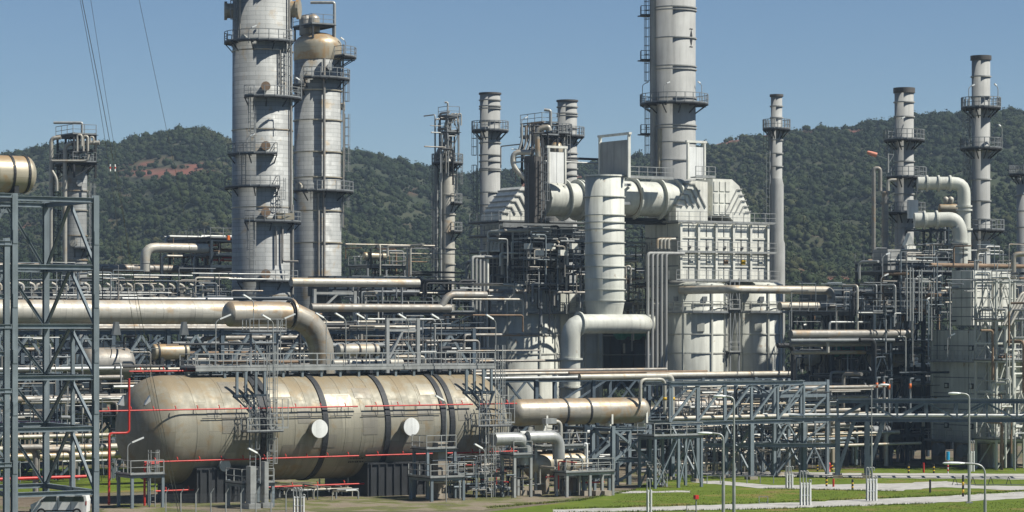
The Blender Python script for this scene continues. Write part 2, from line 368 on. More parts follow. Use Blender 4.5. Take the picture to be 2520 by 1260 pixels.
near_ridge = td > DR - 60; keep |= near_ridge & (rng.uniform(0, 1, NT * 3) < .6) & (sm_ < .4)
idx = np.nonzero(keep)[0][:NT]
vv = []; ff = []; tint = []; base = 0
for i in idx:
    pv, pf = protos[rng.integers(7)]; a_ = rng.uniform(0, 6.28); big = rng.uniform() < .18
    s_ = rng.uniform(.55, 1.25) * (1.75 if big else 1); ca, sa = math.cos(a_) * s_, math.sin(a_) * s_
    q = np.empty_like(pv); q[:, 0] = pv[:, 0] * ca - pv[:, 1] * sa + tx[i]; q[:, 1] = pv[:, 0] * sa + pv[:, 1] * ca + td[i]
    q[:, 2] = pv[:, 2] * s_ * rng.uniform(.8, 1.25) + tz[i] + s_ * .75
    vv.append(q); ff.append(pf + base); base += len(q); tint.append(np.full(len(q), np.clip(rng.normal(.42, .13) + (patch[i] - .5) * 1.9, 0, 1), dtype=np.float32))
vv = np.concatenate(vv); ff = np.concatenate(ff); tint = np.concatenate(tint)
me = bpy.data.meshes.new('hillside_wood'); me.vertices.add(len(vv)); me.vertices.foreach_set('co', vv.astype(np.float32).ravel())
me.loops.add(len(ff) * 3); me.loops.foreach_set('vertex_index', ff.astype(np.int32).ravel())
me.polygons.add(len(ff)); me.polygons.foreach_set('loop_start', np.arange(0, len(ff) * 3, 3, dtype=np.int32)); me.polygons.foreach_set('use_smooth', np.ones(len(ff), dtype=bool)); me.update(); me.validate()
at = me.attributes.new('tint', 'FLOAT', 'POINT'); at.data.foreach_set('value', tint)
m, t, b = newmat('foliage'); an = nd(t, 'ShaderNodeAttribute', attribute_name='tint'); g = nd(t, 'ShaderNodeNewGeometry').outputs['Position']
c = ramp(t, an.outputs['Fac'], [(.05, (.015, .026, .010)), (.40, (.024, .037, .013)), (.70, (.037, .049, .018)), (1.0, (.064, .062, .026))])
t.links.new(mix(t, .5, c, ramp(t, noise(t, g, .9, 3), [(.3, .55), (.7, 1.0)]), 'MULTIPLY'), b.inputs['Base Color']); b.inputs['Roughness'].default_value = .9; b.inputs['Specular IOR Level'].default_value = .15
me.materials.append(MAT['foliage'])
wd = bpy.data.objects.new('hillside_wood', me); COL.objects.link(wd); tag(wd, 'dense green trees and scrub covering the hills behind the plant', 'wood', None, 'stuff')

# grass blades on the lawn that is near enough to show them
ng = 26000; gp_ = rng.uniform(1180, 2560, ng); gy = 1150 + 112 * rng.uniform(0, 1, ng) ** .8; gdz = CAMZ * F / (gy - YH); gxx = (gp_ - CX) * gdz / F
pth = ((gy - (1246 - (gp_ - 1900) * .036)) ** 2 < 90) | ((gy > 1157) & (gy < 1180)) | ((gy > 1184) & (gy < 1208) & (gp_ > 1720)) | (gy < 1206 - (gp_ - 1560) * .6)
gp_, gdz, gxx = gp_[~pth], gdz[~pth], gxx[~pth]; ng = len(gxx); an_ = rng.uniform(0, 6.28, ng); hh = rng.uniform(.02, .06, ng); ww = rng.uniform(.02, .05, ng); ox = np.cos(an_) * ww; oy = np.sin(an_) * ww
bv = np.stack([np.stack([gxx - ox, gdz - oy, np.zeros(ng)], -1), np.stack([gxx + ox, gdz + oy, np.zeros(ng)], -1), np.stack([gxx + oy * 1.5, gdz + ox, hh], -1)], 1).reshape(-1, 3)
tuft = []
for (xa, ya), (xb, yb) in (((1360, 1253), (1900, 1237)), ((1900, 1237), (2300, 1221)), ((2300, 1221), (2560, 1206)), ((1360, 1263), (1900, 1253)), ((1900, 1253), (2300, 1239)), ((1700, 1170), (2120, 1177)), ((1880, 1203), (2200, 1209)), ((1560, 1206), (1420, 1233)), ((1200, 1250), (1420, 1232))):
    for k in range(150):
        u_ = rng.uniform(); p_ = GP(xa + (xb - xa) * u_, ya + (yb - ya) * u_ + rng.normal(0, .5))
        for j in range(5): o_ = rng.normal(0, .12, 2); a_ = rng.uniform(0, 6.28); h_ = rng.uniform(.05, .2); tuft += [(p_.x + o_[0] - .03 * math.cos(a_), p_.y + o_[1], 0), (p_.x + o_[0] + .03 * math.cos(a_), p_.y + o_[1] + .02, 0), (p_.x + o_[0] + rng.normal(0, .05), p_.y + o_[1], h_)]
bv = np.concatenate([bv, np.array(tuft)]); ng = len(bv) // 3
me = bpy.data.meshes.new('grass'); me.from_pydata(bv.tolist(), [], np.arange(ng * 3).reshape(-1, 3).tolist()); me.materials.append(MAT['grass'])
go = bpy.data.objects.new('grass', me); COL.objects.link(go); tag(go, 'short green mown grass of the lawn in front of the plant', 'grass', None, 'stuff')

# ------------------------------------------------------------------ builders
def railing(parent, pts, mat='galvanised', h=1.1, gap=1.4, w=.06, fine=False, toe=True):
    # handrail, mid rail and toe board as one part, each post a part of its own when near (fine)
    pts = [Vector(p) for p in pts]; m = M(); post = None
    for a, c in zip(pts, pts[1:]):
        m.bar(a + Z * h, c + Z * h, w); m.bar(a + Z * h * .52, c + Z * h * .52, w * .8)
        if toe: m.bar(a + Z * .08, c + Z * .08, .02, .15)
        k = max(1, round((c - a).length / gap))
        for i in range(k + (1 if c is pts[-1] else 0)):
            q = a.lerp(c, i / k)
            if not fine: m.bar(q, q + Z * h, w)
            elif post is None: post = part('post', M().bar(q, q + Z * h, w), mat, parent); q0 = q
            else: clone(post, q - q0, parent)
    part('handrail' if fine else 'railing', m, mat, parent)
def grating(m, c, lu, lv, ax=(U, V)):
    # open bar grating seen edge on: bearing bars with daylight between
    k = max(2, int(lv / .22))
    for i in range(k + 1): m.bar(c - ax[0] * lu / 2 + ax[1] * (lv * (i / k - .5)), c + ax[0] * lu / 2 + ax[1] * (lv * (i / k - .5)), .035, .06)
    for i in range(int(lu / 1.2) + 1): q = c - ax[0] * lu / 2 + ax[0] * (i * 1.2); m.bar(q - ax[1] * lv / 2, q + ax[1] * lv / 2, .06, .05)
    return m
def ladder(parent, base, ztop, out, mat='galvanised', cage=True, wd=.5, rung=.42):
    base = Vector(base); out = Vector(out).normalized(); sd = out.cross(Z).normalized(); m = M(); h = ztop - base.z; b2 = base + out * .2
    for k in (-1, 1): m.bar(b2 + sd * k * wd / 2, b2 + sd * k * wd / 2 + Z * h, .07)
    n = int(h / rung)
    for i in range(1, n): m.bar(b2 - sd * wd / 2 + Z * rung * i, b2 + sd * wd / 2 + Z * rung * i, .035)
    lad = part('ladder', m, mat, parent)
    if cage and h > 3:
        m = M(); zz = 2.3; R = .42; cs = b2 + out * .3
        ang = [-110, -55, 0, 55, 110]; pp = [cs + out * (R * math.cos(math.radians(a))) + sd * (R * math.sin(math.radians(a))) for a in ang]
        while zz < h + .9:
            for a, c in zip(pp, pp[1:]): m.bar(a + Z * zz, c + Z * zz, .05)
            zz += 1.0
        for q in pp: m.bar(q + Z * 2.3, q + Z * (h + .9), .04)
        part('ladder_cage', m, mat, lad if parent.parent is None else parent)
def ringplat(parent, c, z, r0, r1, a0, a1, deck='steel_dark', rail='steel_grey', br=True, h=1.1):
    n = max(4, int(abs(a1 - a0) / 15))
    pf_ = part('platform', M().ringdeck(c, z - .12, r0, r1, .14, a0, a1, n), deck, parent)
    def q(a, r, zz): return Vector((c[0] + r * math.cos(math.radians(a)), c[1] + r * math.sin(math.radians(a)), zz))
    full = abs(a1 - a0) > 350
    pts = [q(a0 + (a1 - a0) * i / n, r1 - .04, z) for i in range(n + 1)]
    if not full: pts = [q(a0, r0 + .05, z)] + pts + [q(a1, r0 + .05, z)]
    railing(pf_, pts, rail, h, 1.3, .065)
    if br:
        k = max(2, int(abs(a1 - a0) / 32)); m = None
        for i in range(k + (0 if full else 1)):
            a = a0 + (a1 - a0) * i / k
            part('bracket', M().bar(q(a, r0 - .02, z - 1.1), q(a, r1 - .15, z - .16), .1).bar(q(a, r0 - .02, z - .2), q(a, r1 - .05, z - .2), .1), deck, pf_)
def tower(name, label, cat, px, d, ytop, rpx, mat, rings=(), plats=(), ladders=(), head=None, zbase=0.0, rim=None, ringmat=None, taper=1.0, group=None, n=40, nozzles=(), ringw=.13):
    c = G(px, d); c.z = zbase; r = rpx * d / F; zt = zy(ytop, d); o = thing(name, label, cat, c, group)
    rb = r * taper
    if head == 'dome':
        prof = [(rb, 0), (r, zt - zbase - r * .52)] + [(r * math.cos(a * math.pi / 16), zt - zbase - r * .52 + r * .52 * math.sin(a * math.pi / 16)) for a in range(1, 8)] + [(.02, zt - zbase)]
    elif head == 'cone':
        prof = [(rb, 0), (r, zt - zbase - r * 1.8), (r * .25, zt - zbase), (.02, zt - zbase + .02)]
    else:
        prof = [(rb, 0), (r, zt - zbase), (r - .08, zt - zbase), (r - .1, zt - zbase - 3)]
    part('shell', M().lathe(c, prof, n), mat, o)
    for y in rings:
        z = zy(y, d); part('stiffener_ring', M().lathe((c.x, c.y, z), [(r * .99, -ringw / 2), (r + .13, -ringw / 2), (r + .13, ringw / 2), (r * .99, ringw / 2)], n, sharp=True), ringmat or mat, o)
    for p in plats:
        y, w_, a0, a1 = p[:4]; ringplat(o, (c.x, c.y), zy(y, d), r - .02, r + w_, a0, a1, h=p[4] if len(p) > 4 else 1.1)
    for (y0, y1, a) in ladders:
        out = Vector((math.cos(math.radians(a)), math.sin(math.radians(a)), 0)); ladder(o, Vector((c.x, c.y, zy(y1, d))) + out * (r + .05), zy(y0, d), out, 'steel_grey')
    for (y, a, rr, L, mt) in nozzles:
        out = Vector((math.cos(math.radians(a)), math.sin(math.radians(a)), 0)); q = Vector((c.x, c.y, zy(y, d))) + out * (r - .1); sd = out.cross(Z)
        part('manway', M().lathe(q, [(rr * .8, 0), (rr * .8, L * .7), (rr, L * .7), (rr, L), (.01, L + .01)], 18, (sd, Z, out), sharp=True), mt, o)
    if rim: part('rim', M().lathe((c.x, c.y, zt), [(r, -rim), (r + .14, -rim), (r + .14, .02), (r - .02, .02)], n, sharp=True), 'stack_soot', o)
    return o
def pipe(label, pts, r, mat='pipe_clad', bend=None, name='pipe', group=None, flanges=(), n=12, cat='pipe', bands=None):
    pts = [Vector(p) for p in pts]; m = M().tube(pts, r, n, bend or r * 3)
    o = solo(name, m, mat, label, cat, group)
    for (i, f) in flanges:
        a, c = pts[i], pts[i + 1]; q = a.lerp(c, f); dr = (c - a).normalized(); sd = dr.cross(Z) if abs(dr.z) < .9 else dr.cross(XA); sd.normalize(); up = sd.cross(dr)
        part('flange', M().lathe(q, [(r, -.09), (r * 1.22 + .03, -.09), (r * 1.22 + .03, .09), (r, .09)], n, (sd, up, dr), sharp=True), mat, o)
    if bands:
        i, cnt = bands; a, c = pts[i], pts[i + 1]; dr = (c - a).normalized(); sd = dr.cross(Z).normalized() if abs(dr.z) < .9 else XA; up = sd.cross(dr)
        for k in range(cnt):
            q = a.lerp(c, (k + .5) / cnt); part('seam_band', M().lathe(q, [(r * .99, -.05), (r + .02, -.05), (r + .02, .05), (r * .99, .05)], n, (sd, up, dr), sharp=True), mat, o)
    return o
def up_(label, px0, px1, py, d0, r, mat='pipe_clad', **kw):                # level pipe along the plant grid
    a = P(px0, py, d0); return pipe(label, [a, a + U * ut(px1, a)], r, mat, **kw)
def hdrum(label, px, py, d, L, r, mat, axis=U, name='drum', cat='drum', saddles=True, headf=.5, bands=(), group=None, zsad=None, n=32, smat='steel_dark'):
    a = P(px, py, d); axis = Vector(axis); o = thing(name, label, cat, (a.x, a.y, a.z - r), group); sd = axis.cross(Z).normalized(); fr = (sd, sd.cross(axis), axis)
    hd = [(r * math.cos(k * math.pi / 14), r * headf * math.sin(k * math.pi / 14)) for k in range(0, 7)] + [(.02, r * headf)]
    part('shell', M().lathe(a, [(q, -L / 2 - z) for q, z in reversed(hd)] + [(q, L / 2 + z) for q, z in hd], n, fr), mat, o)
    for f in bands: part('band', M().lathe(a + axis * L * (f - .5), [(r * .99, -.09), (r + .05, -.09), (r + .05, .09), (r * .99, .09)], n, fr, sharp=True), 'steel_dark' if mat != 'furnace_white' else mat, o)
    if saddles:
        for f in (-.3, .3):
            q = a + axis * (L * f); zb = zsad if zsad is not None else a.z - r * 1.35
            part('saddle', M().box((q.x, q.y, (a.z - r * .55 + zb) / 2), .35, r * 1.5, a.z - r * .55 - zb, (axis, sd, Z)), smat, o)
    return o
def frame(label, o, lu, lv, nu, nv, zs, mat='steel_navy', cw=.3, bw=.25, brace=0, decks=(), rails=(), name='steel_frame', group=None, ax=(U, V), z0=0.0, I=False, bracemat=None, rmat='galvanised', floor='steel_dark', vrails=True, seed=1):
    # a braced steel frame: every column, beam and brace its own part
    rnd = random.Random(seed); A_, B_ = ax; o = Vector((o[0], o[1], z0)); t = thing(name, label, 'steel structure', o, group); du, dv = lu / nu, lv / max(nv, 1); top = zs[-1]
    def q(i, j, z): return Vector((o.x, o.y, 0)) + A_ * (du * i) + B_ * (dv * j) + Z * z
    for i in range(nu + 1):
        for j in range(nv + 1):
            m = M(); a, c = q(i, j, z0), q(i, j, top + .35)
            m.ib(a, c, cw, cw, A_) if I else m.bar(a, c, cw, cw, A_)
            part('column', m, mat, t)
    for z in zs:
        for j in range(nv + 1):
            for i in range(nu):
                m = M(); a, c = q(i, j, z) + A_ * cw / 2, q(i + 1, j, z) - A_ * cw / 2
                m.ib(a, c, bw * .8, bw) if I else m.bar(a, c, bw * .8, bw)
                part('beam', m, mat, t)
        for i in range(nu + 1):
            for j in range(nv):
                m = M(); a, c = q(i, j, z - .01) + B_ * cw / 2, q(i, j + 1, z - .01) - B_ * cw / 2
                m.ib(a, c, bw * .8, bw) if I else m.bar(a, c, bw * .8, bw)
                part('beam', m, mat, t)
    lv_ = [z0] + list(zs)
    for k in range(len(lv_) - 1):
        za, zb = lv_[k], lv_[k + 1]
        for i in range(nu):
            if brace and rnd.random() < brace:
                for j in ({0, nv} if nv else {0}):
                    b1, b2 = q(i, j, za), q(i + 1, j, zb)
                    if rnd.random() < .5:
                        mid = q(i + .5, j, zb - bw * .5)
                        part('brace', M().bar(q(i, j, za), mid, bw * .55), bracemat or mat, t); part('brace', M().bar(q(i + 1, j, za), mid, bw * .55), bracemat or mat, t)
                    else: part('brace', M().bar(b1, b2, bw * .55), bracemat or mat, t)
        for j in range(nv):
            if brace and rnd.random() < brace:
                mid = q(0, j + .5, zb - bw * .5)
                part('brace', M().bar(q(0, j, za), mid, bw * .55), bracemat or mat, t); part('brace', M().bar(q(0, j + 1, za), mid, bw * .55), bracemat or mat, t)
    for z in decks:
        part('deck', M().box(q(nu / 2, nv / 2, z + bw / 2 + .04), lu + .5, lv + .5, .06, (A_, B_, Z)), floor, t)
    for z in rails:
        zz = z + bw / 2 + .07
        pts = [q(nu, 0, zz) - B_ * .2, q(0, 0, zz) - B_ * .2 - A_ * .2]
        if vrails: pts.append(q(0, nv, zz) - A_ * .2)
        railing(t, pts, rmat, 1.1, 1.5, .06)
    return t
def truss(label, o, L, wd, zb, zt, n, mat='steel_blue', ax=(U, V), cw=.34, legs=(), group=None, pat='N', dmat=None, I=True, name='truss_bridge', legw=.4, spread=0.0):
    A_, B_ = ax; o = Vector((o[0], o[1], 0)); t = thing(name, label, 'steel structure', o, group); dl = L / n
    def q(i, j, z): return o + A_ * (dl * i) + B_ * (wd * j) + Z * z
    for j in (0, 1):
        for z in (zb, zt): part('chord', M().ib(q(0, j, z), q(n, j, z), cw, cw), mat, t)
        for i in range(n + 1): part('vertical_post', M().bar(q(i, j, zb + cw / 2), q(i, j, zt - cw / 2), cw * .55, cw * .55, A_), mat, t)
        for i in range(n):
            a, c = (q(i, j, zb + cw * .4), q(i + 1, j, zt - cw * .4)) if (pat == 'N' or (pat == 'W' and i % 2 == 0)) else (q(i, j, zt - cw * .4), q(i + 1, j, zb + cw * .4))
            part('diagonal', M().bar(a, c, cw * .42, cw * .5), dmat or mat, t)
    for i in range(n + 1):
        part('cross_beam', M().bar(q(i, 0, zb - .02) + B_ * cw * .5, q(i, 1, zb - .02) - B_ * cw * .5, cw * .5), mat, t)
        part('cross_beam', M().bar(q(i, 0, zt - .02) + B_ * cw * .5, q(i, 1, zt - .02) - B_ * cw * .5, cw * .5), mat, t)
    for i in legs:
        for j in (0, 1):
            part('leg', M().ib(q(i, j, 0), q(i, j, zb - cw / 2), legw, legw, A_), mat, t)
            if spread:
                part('leg_brace', M().bar(q(i, j, .3), q(i + spread, j, zb - cw / 2), legw * .6), mat, t)
            part('footing', M().box(q(i, j, .12), .9, .9, .28, (A_, B_, Z)), 'pier_concrete', t)
        part('leg_brace', M().bar(q(i, 0, .4), q(i, 1, zb - cw), .16), mat, t); part('leg_brace', M().bar(q(i, 1, .4), q(i, 0, zb - cw), .16), mat, t)
        part('leg_brace', M().bar(q(i, 0, zb * .55), q(i, 1, zb * .55), .2), mat, t)
    return t
def lamp(label, base, h, side=-1, mat='galvanised', arm=.9, group='lamps on swan necked posts'):
    base = Vector(base); dr = (U * side * .8 + N * .25).normalized() if side else XA; o = thing('platform_lamp', label, 'lamp', base, group)
    part('pole', M().tube([base, base + Z * (h - .25), base + Z * h + dr * .35], .045, 6, .2), mat, o)
    a = base + Z * h + dr * .35; e = a + dr * arm + Z * arm * .42
    part('lamp_head', M().bar(a, e, .16, .12), 'lamp_lens', o); return o
def street_lamp(label, px, pyb, ph, arm_px, d=None, rr=.085):
    b_ = GP(px, pyb) if d is None else G(px, d); d = b_.y; h = zy(ph, d); o = thing('street_lamp', label, 'street lamp', b_, 'street lamps beside the lawn'); a = XA * (arm_px * d / F); k = 1 if arm_px > 0 else -1
    part('base_plate', M().box(b_ + Z * .05, .5, .5, .1, (XA, YA, Z)), 'galvanised', o)
    part('pole', M().tube([b_, b_ + Z * h * .45], rr * 1.25, 10).tube([b_ + Z * h * .45, b_ + Z * (h - .1), b_ + Z * h + a * .62], rr * .8, 10, .9), 'galvanised', o)
    q = b_ + Z * h + a * .62
    m = M(); L = abs(a.length) * .45 + .5
    m.lathe(q + XA * k * L * .45, [(.02, -L / 2), (.10, -L * .48), (.17, -L * .2), (.19, L * .1), (.13, L * .42), (.02, L / 2)], 14, (YA, Z * .6, XA * k))
    part('lamp_head', m, 'lamp_lens', o)
    return o
def valve(label, q, r=.25, group='small valves on the pipework', mat='steel_grey', wheel='red_paint'):
    q = Vector(q); o = thing('valve', label, 'valve', q - Z * r, group)
    part('body', M().lathe(q - U * r * 1.6, [(r, 0), (r, .1), (r * .6, .14), (r, r * 1.6), (r * .6, r * 3.2 - .14), (r, r * 3.2 - .1), (r, r * 3.2)], 10, (V, Z, U)), mat, o)
    part('stem', M().bar(q, q + Z * r * 3, .07), 'steel_grey', o)
    part('handwheel', M().tube([q + Z * r * 3 + U * (r * math.cos(a)) + V * (r * math.sin(a)) for a in np.linspace(0, 2 * math.pi, 9)], .04, 5), wheel, o)
    return o
def pclutter(seed, n, px0, px1, y0, y1, d0, d1, label, group, mats, rr=(.08, .3), vert=.35, lmax=12):
    rnd = random.Random(seed)
    for i in range(n):
        d = rnd.uniform(d0, d1); px = rnd.uniform(px0, px1); py = rnd.uniform(y0, y1); a = P(px, py, d); r = rnd.uniform(*rr) * rnd.uniform(.5, 1); k = rnd.random(); mt = rnd.choice(mats)
        a.z = max(a.z, .8)
        if k < vert:
            h = rnd.uniform(2, 6); dr = rnd.choice([U, -U, V, -V]); pts = [Vector((a.x, a.y, max(.1, a.z - h))), a, a + dr * rnd.uniform(.8, 3)]
        elif k < .85:
            L = rnd.uniform(min(3, lmax * .3), lmax); e = a + U * L; pts = [a, e] if rnd.random() < .4 else ([a, e, e - Z * min(rnd.uniform(1, 4), a.z - .4)] if rnd.random() < .6 else [a - Z * min(rnd.uniform(1, 3), a.z - .4), a, e])
        else:
            e = a + V * rnd.uniform(2, 5); pts = [a, e, e - Z * min(rnd.uniform(1, 3), a.z - .4)]
        CLUT.append((label, group, pts, r, mt, 'riser' if k < vert else ('level' if len(pts) == 2 else ('bent' if k < .85 else 'cross')), a))
CLUT = []
CNAME = {'pipe_clad': 'cream', 'pipe_dull': 'dull', 'galvanised': 'silver', 'steel_grey': 'grey', 'steel_dark': 'black', 'steel_navy': 'navy', 'rust_pipe': 'rusty', 'red_paint': 'red', 'drum_clad': 'tan', 'furnace_white': 'white', 'steel_blue': 'blue', 'pink_pipe': 'pink'}
ORD = 'first second third fourth fifth sixth seventh eighth ninth tenth eleventh twelfth thirteenth fourteenth fifteenth sixteenth seventeenth eighteenth nineteenth twentieth'.split() + ['twenty-' + x for x in 'first second third fourth fifth sixth seventh eighth ninth'.split()] + ['thirtieth'] + ['thirty-' + x for x in 'first second third fourth fifth sixth seventh eighth ninth'.split()]
def finish_clutter(most=270):
    # the largest stay pipes of their own; the small rest, too fine to pick apart, is one mass of pipework
    def size(c): return sum((q - p).length for p, q in zip(c[2], c[2][1:])) * c[3] * (.6 if c[4] in ('steel_dark', 'steel_navy') else 1)
    cs = sorted(CLUT, key=size, reverse=True)
    for label, group, pts, r, mt, shp, a in cs[:most]:
        zone = min((label.index(p) for p in (' in ', ' on ', ' among ', ' behind ', ' under ', ' above ', ' climbing ', ' between ', ' inside ', ' seen ', ' left of ') if p in label)); zone = label[zone + 1:]
        pipe('%s %s %s pipe %s' % ('broad' if r > .18 else ('medium' if r > .11 else 'slim'), CNAME[mt], shp, zone), pts, r, mt, None, 'process_pipe', group, n=8)
    names = sorted(CNAME); big = M(); mi = []
    for label, group, pts, r, mt, shp, a in cs[most:]:
        f0 = len(big.f); big.tube(pts, r, 7, r * 3, 3); mi += [names.index(mt)] * (len(big.f) - f0)
    me = mesh('small_pipework', big, None, (0, 0, 0))
    for n_ in names: me.materials.append(MAT[n_])
    me.polygons.foreach_set('material_index', mi); o = bpy.data.objects.new('small_pipework', me); COL.objects.link(o); tag(o, 'fine tangle of thin pipes all through the plant structures', 'pipework', None, 'stuff')
def single_out():
    # things that look alike and share a label get their place in the row
    by = {}
    for o in COL.objects:
        if o.parent is None and o.get('label') and not o.get('kind'): by.setdefault(o['label'], []).append(o)
    for lb, os_ in by.items():
        if len(os_) < 2: continue
        def scr(o):
            if o.type == 'MESH': c = sum((Vector(b_) for b_ in o.bound_box), Vector()) / 8 + o.location
            else: c = Vector(o.location)
            return (CX + c.x * F / c.y, YH - (c.z - CAMZ) * F / c.y)
        ps = [scr(o) for o in os_]; rx = max(p[0] for p in ps) - min(p[0] for p in ps); ry = max(p[1] for p in ps) - min(p[1] for p in ps)
        k, wd = (0, 'left') if rx >= ry * .8 else (1, 'top')
        if lb.startswith('insulated') or lb.startswith('service'): k, wd = 1, 'top'
        for i, (p, o) in enumerate(sorted(zip(ps, os_), key=lambda t_: t_[0][k])): o['label'] = lb + ', %s from %s' % (ORD[min(i, len(ORD) - 1)], wd)

# ------------------------------------------------------------------ the great horizontal vessel
VR = 4.4; VO = P(397, 1057.5, 214.4); VL = ut(1140, VO); VE = VO + U * VL
def vx(px): return VO + U * ut(px, VO)
FRU = (N, Z, U)
vs = thing('storage_vessel', 'huge horizontal tan clad pressure vessel with dark ring bands across the foreground', 'pressure vessel', (VO.x, VO.y, 0))
part('shell', M().lathe(VO, [(VR, 0), (VR, VL)], 72, FRU), 'vessel_clad', vs)
hp = [(VR * math.cos(a * math.pi / 32) ** .86, .78 * VR * math.sin(a * math.pi / 32)) for a in range(0, 16)] + [(.02, .78 * VR)]
part('head', M().lathe(VO, [(r, -z) for r, z in reversed(hp)], 72, FRU), 'vessel_clad', vs)
part('head', M().lathe(VE, hp, 72, FRU), 'vessel_clad', vs)
for p in (590, 606, 741, 893, 1029, 1050):  # the leftmost band is added, standing in for the ladder and walkway shadow
    part('ring_and_shade_band', M().lathe(vx(p), [(VR * .995, -.24), (VR + .10, -.24), (VR + .10, .24), (VR * .995, .24)], 72, FRU, sharp=True), 'steel_dark', vs)
for p in (430, 500, 668, 700, 790, 830, 860, 935, 975, 1090, 1118):
    part('seam', M().lathe(vx(p), [(VR * .998, -.03), (VR + .018, -.03), (VR + .018, .03), (VR * .998, .03)], 72, FRU, sharp=True), 'vessel_clad', vs)
for p, y in ((715, 1055), (938, 1050)):
    q = vx(p); q = Vector((q.x, q.y, zy(y, q.y - 4))) + N * (VR - .15); mw = part('manway', M().lathe(q, [(.64, 0), (.64, .75), (.76, .75), (.76, .92)], 28, (U, Z, N), sharp=True), 'vessel_clad', vs)
    part('cover', M().lathe(q, [(.76, .921), (.74, .98), (.02, 1.0)], 28, (U, Z, N), sharp=True), 'white_paint', mw)
for p, y in ((500, 1146), (1062, 1128)):
    q = vx(p); q = Vector((q.x, q.y, zy(y, q.y - 4))) + N * 2.9; part('drain_nozzle', M().lathe(q, [(.33, 0), (.33, 1.0), (.5, 1.0), (.5, 1.2), (.02, 1.21)], 18, (U, Z, N), sharp=True), 'galvanised', vs)
for p in (515, 925):
    q = vx(p); part('saddle', M().box((q.x, q.y, 1.4), 5.8, 7.6, 2.8), 'steel_dark', vs)
    for k in range(8): part('saddle_rib', M().box(Vector((q.x, q.y, 1.35)) + U * (-2.6 + .74 * k) + N * 3.86, .12, .14, 2.6), 'steel_dark', vs)
for k, p in enumerate((770, 840, 880, 480, 530)):
    q = vx(p) - Z * (VR - .05) + N * 1.2; part('drain_pipe', M().tube([q, q - Z * .9], .07, 8), 'galvanised', vs)
prd = random.Random(31)
for p, a_, da, w_ in ((520, 8, 22, 2.2), (560, -6, 16, 3.0), (470, 20, 10, 1.1), (690, 14, 16, 1.2), (660, -30, 26, 1.6), (780, 30, 18, 2.4), (850, 4, 24, 1.4), (842, 40, 14, 1.6), (920, 20, 18, 1.0), (960, -8, 20, 1.8), (985, 16, 20, 1.5), (1000, 44, 16, 1.4), (1080, 18, 26, 1.3), (1090, 52, 20, 1.2), (640, 46, 20, 2.0), (540, 52, 18, 2.6), (500, -34, 20, 2.0), (880, -32, 18, 2.6), (740, -14, 14, 2.2), (1020, -20, 18, 1.0)):
    part('cladding_patch', M().lathe(vx(p), [(VR + .022, -w_ / 2), (VR + .022, w_ / 2)], 8, FRU, a_ - da / 2, a_ + da / 2), prd.choice(('vessel_patch', 'vessel_patch', 'vessel_patch_light')), vs)
q = vx(812)                                              # faded stencil on the belly
for r_ in range(2):
    x = 0
    for k in range(16 - 5 * r_):
        w_ = random.uniform(.07, .15); an = math.radians(-36 - r_ * 5); nrm = N * math.cos(an) + Z * math.sin(an); upv = (Z * math.cos(an) - N * math.sin(an))
        part('stencil_mark', M().box(q + U * x + nrm * (VR + .012), w_, random.choice((.13, .17, .2)), .01, (U, upv, nrm)), 'black_paint', vs); x += w_ + .06
wk = thing('walkway', 'long railed grating walkway along the top of the big vessel', 'walkway', vx(480) + Z * (VR + .5)); WZ = VO.z + VR + .62
a0, a1 = vx(462), vx(1195); a0 = Vector((a0.x, a0.y, WZ)); a1 = Vector((a1.x, a1.y, WZ)); WL = (a1 - a0).length
part('deck', M().box((a0 + a1) / 2 - Z * .05, WL, 3.0, .1), 'steel_dark', wk)
part('edge_beam', M().bar(a0 + N * 1.5 - Z * .16, a1 + N * 1.5 - Z * .16, .14, .26), 'galvanised', wk); part('edge_beam', M().bar(a0 - N * 1.5 - Z * .16, a1 - N * 1.5 - Z * .16, .14, .26), 'steel_grey', wk)
railing(wk, [a0 - N * 1.5, a0 + N * 1.5, a1 + N * 1.5, a1 - N * 1.5], 'galvanised', 1.1, 1.25, .06, True); railing(wk, [a0 - N * 1.5, a1 - N * 1.5], 'galvanised', 1.1, 1.6, .055)
n = 15
for i in range(n):
    q = a0.lerp(a1, (i + 1.5) / (n + 1))
    for s_ in (1.35, -1.35): part('support_post', M().bar(q + N * s_ - Z * .3, q + N * s_ - Z * 1.05, .2, .2, U), 'steel_blue', wk)
def access(label, px):
    q = vx(px); o = thing('access_ladder', label, 'ladder', q); f = q + N * 4.75
    for du in (-1.3, -.5, .4, 1.2): part('support_post', M().bar(q + U * du + N * 3.5 + Z * 2.85, Vector((0, 0, WZ - .32)) + (q + U * du + N * 3.5) * 1 - Z * q.z, .2, .2, U), 'steel_blue', o)
    part('cross_beam', M().bar(q + U * -1.6 + N * 3.5 + Z * 2.75, q + U * 1.6 + N * 3.5 + Z * 2.75, .2, .22), 'steel_navy', o)
    for a, c in ((-1.5, -.2), (-.7, .1), (.2, -.1), (1.4, .2)): part('brace', M().bar(q + U * a + N * 3.55 + Z * 2.7, q + U * c + N * 4.3 + Z * 1.1, .16), 'steel_navy', o)
    ladder(o, f + U * 1.0 - Z * 5.0, f.z + 5.9, N, 'galvanised'); ladder(o, f + U * -.6 - Z * 3.8, f.z + 1.9, N, 'steel_grey')
    zz = f.z - .1; c = Vector((f.x, f.y, zz)) + N * .7
    part('platform', M().box(c, 3.2, 1.3, .1), 'steel_dark', o); railing(o, [c - U * 1.6 - N * .6, c - U * 1.6 + N * .6, c + U * 1.6 + N * .6, c + U * 1.6 - N * .6], 'galvanised', 1.1, 1.0, .055)
    zz = f.z + 1.5; c = Vector((f.x, f.y, zz)) + N * .6 + U * 1.6
    railing(o, [c - U * .8 - Z * 1.4, c + U * .8 - Z * 1.4], 'galvanised', 2.4, .5, .05)
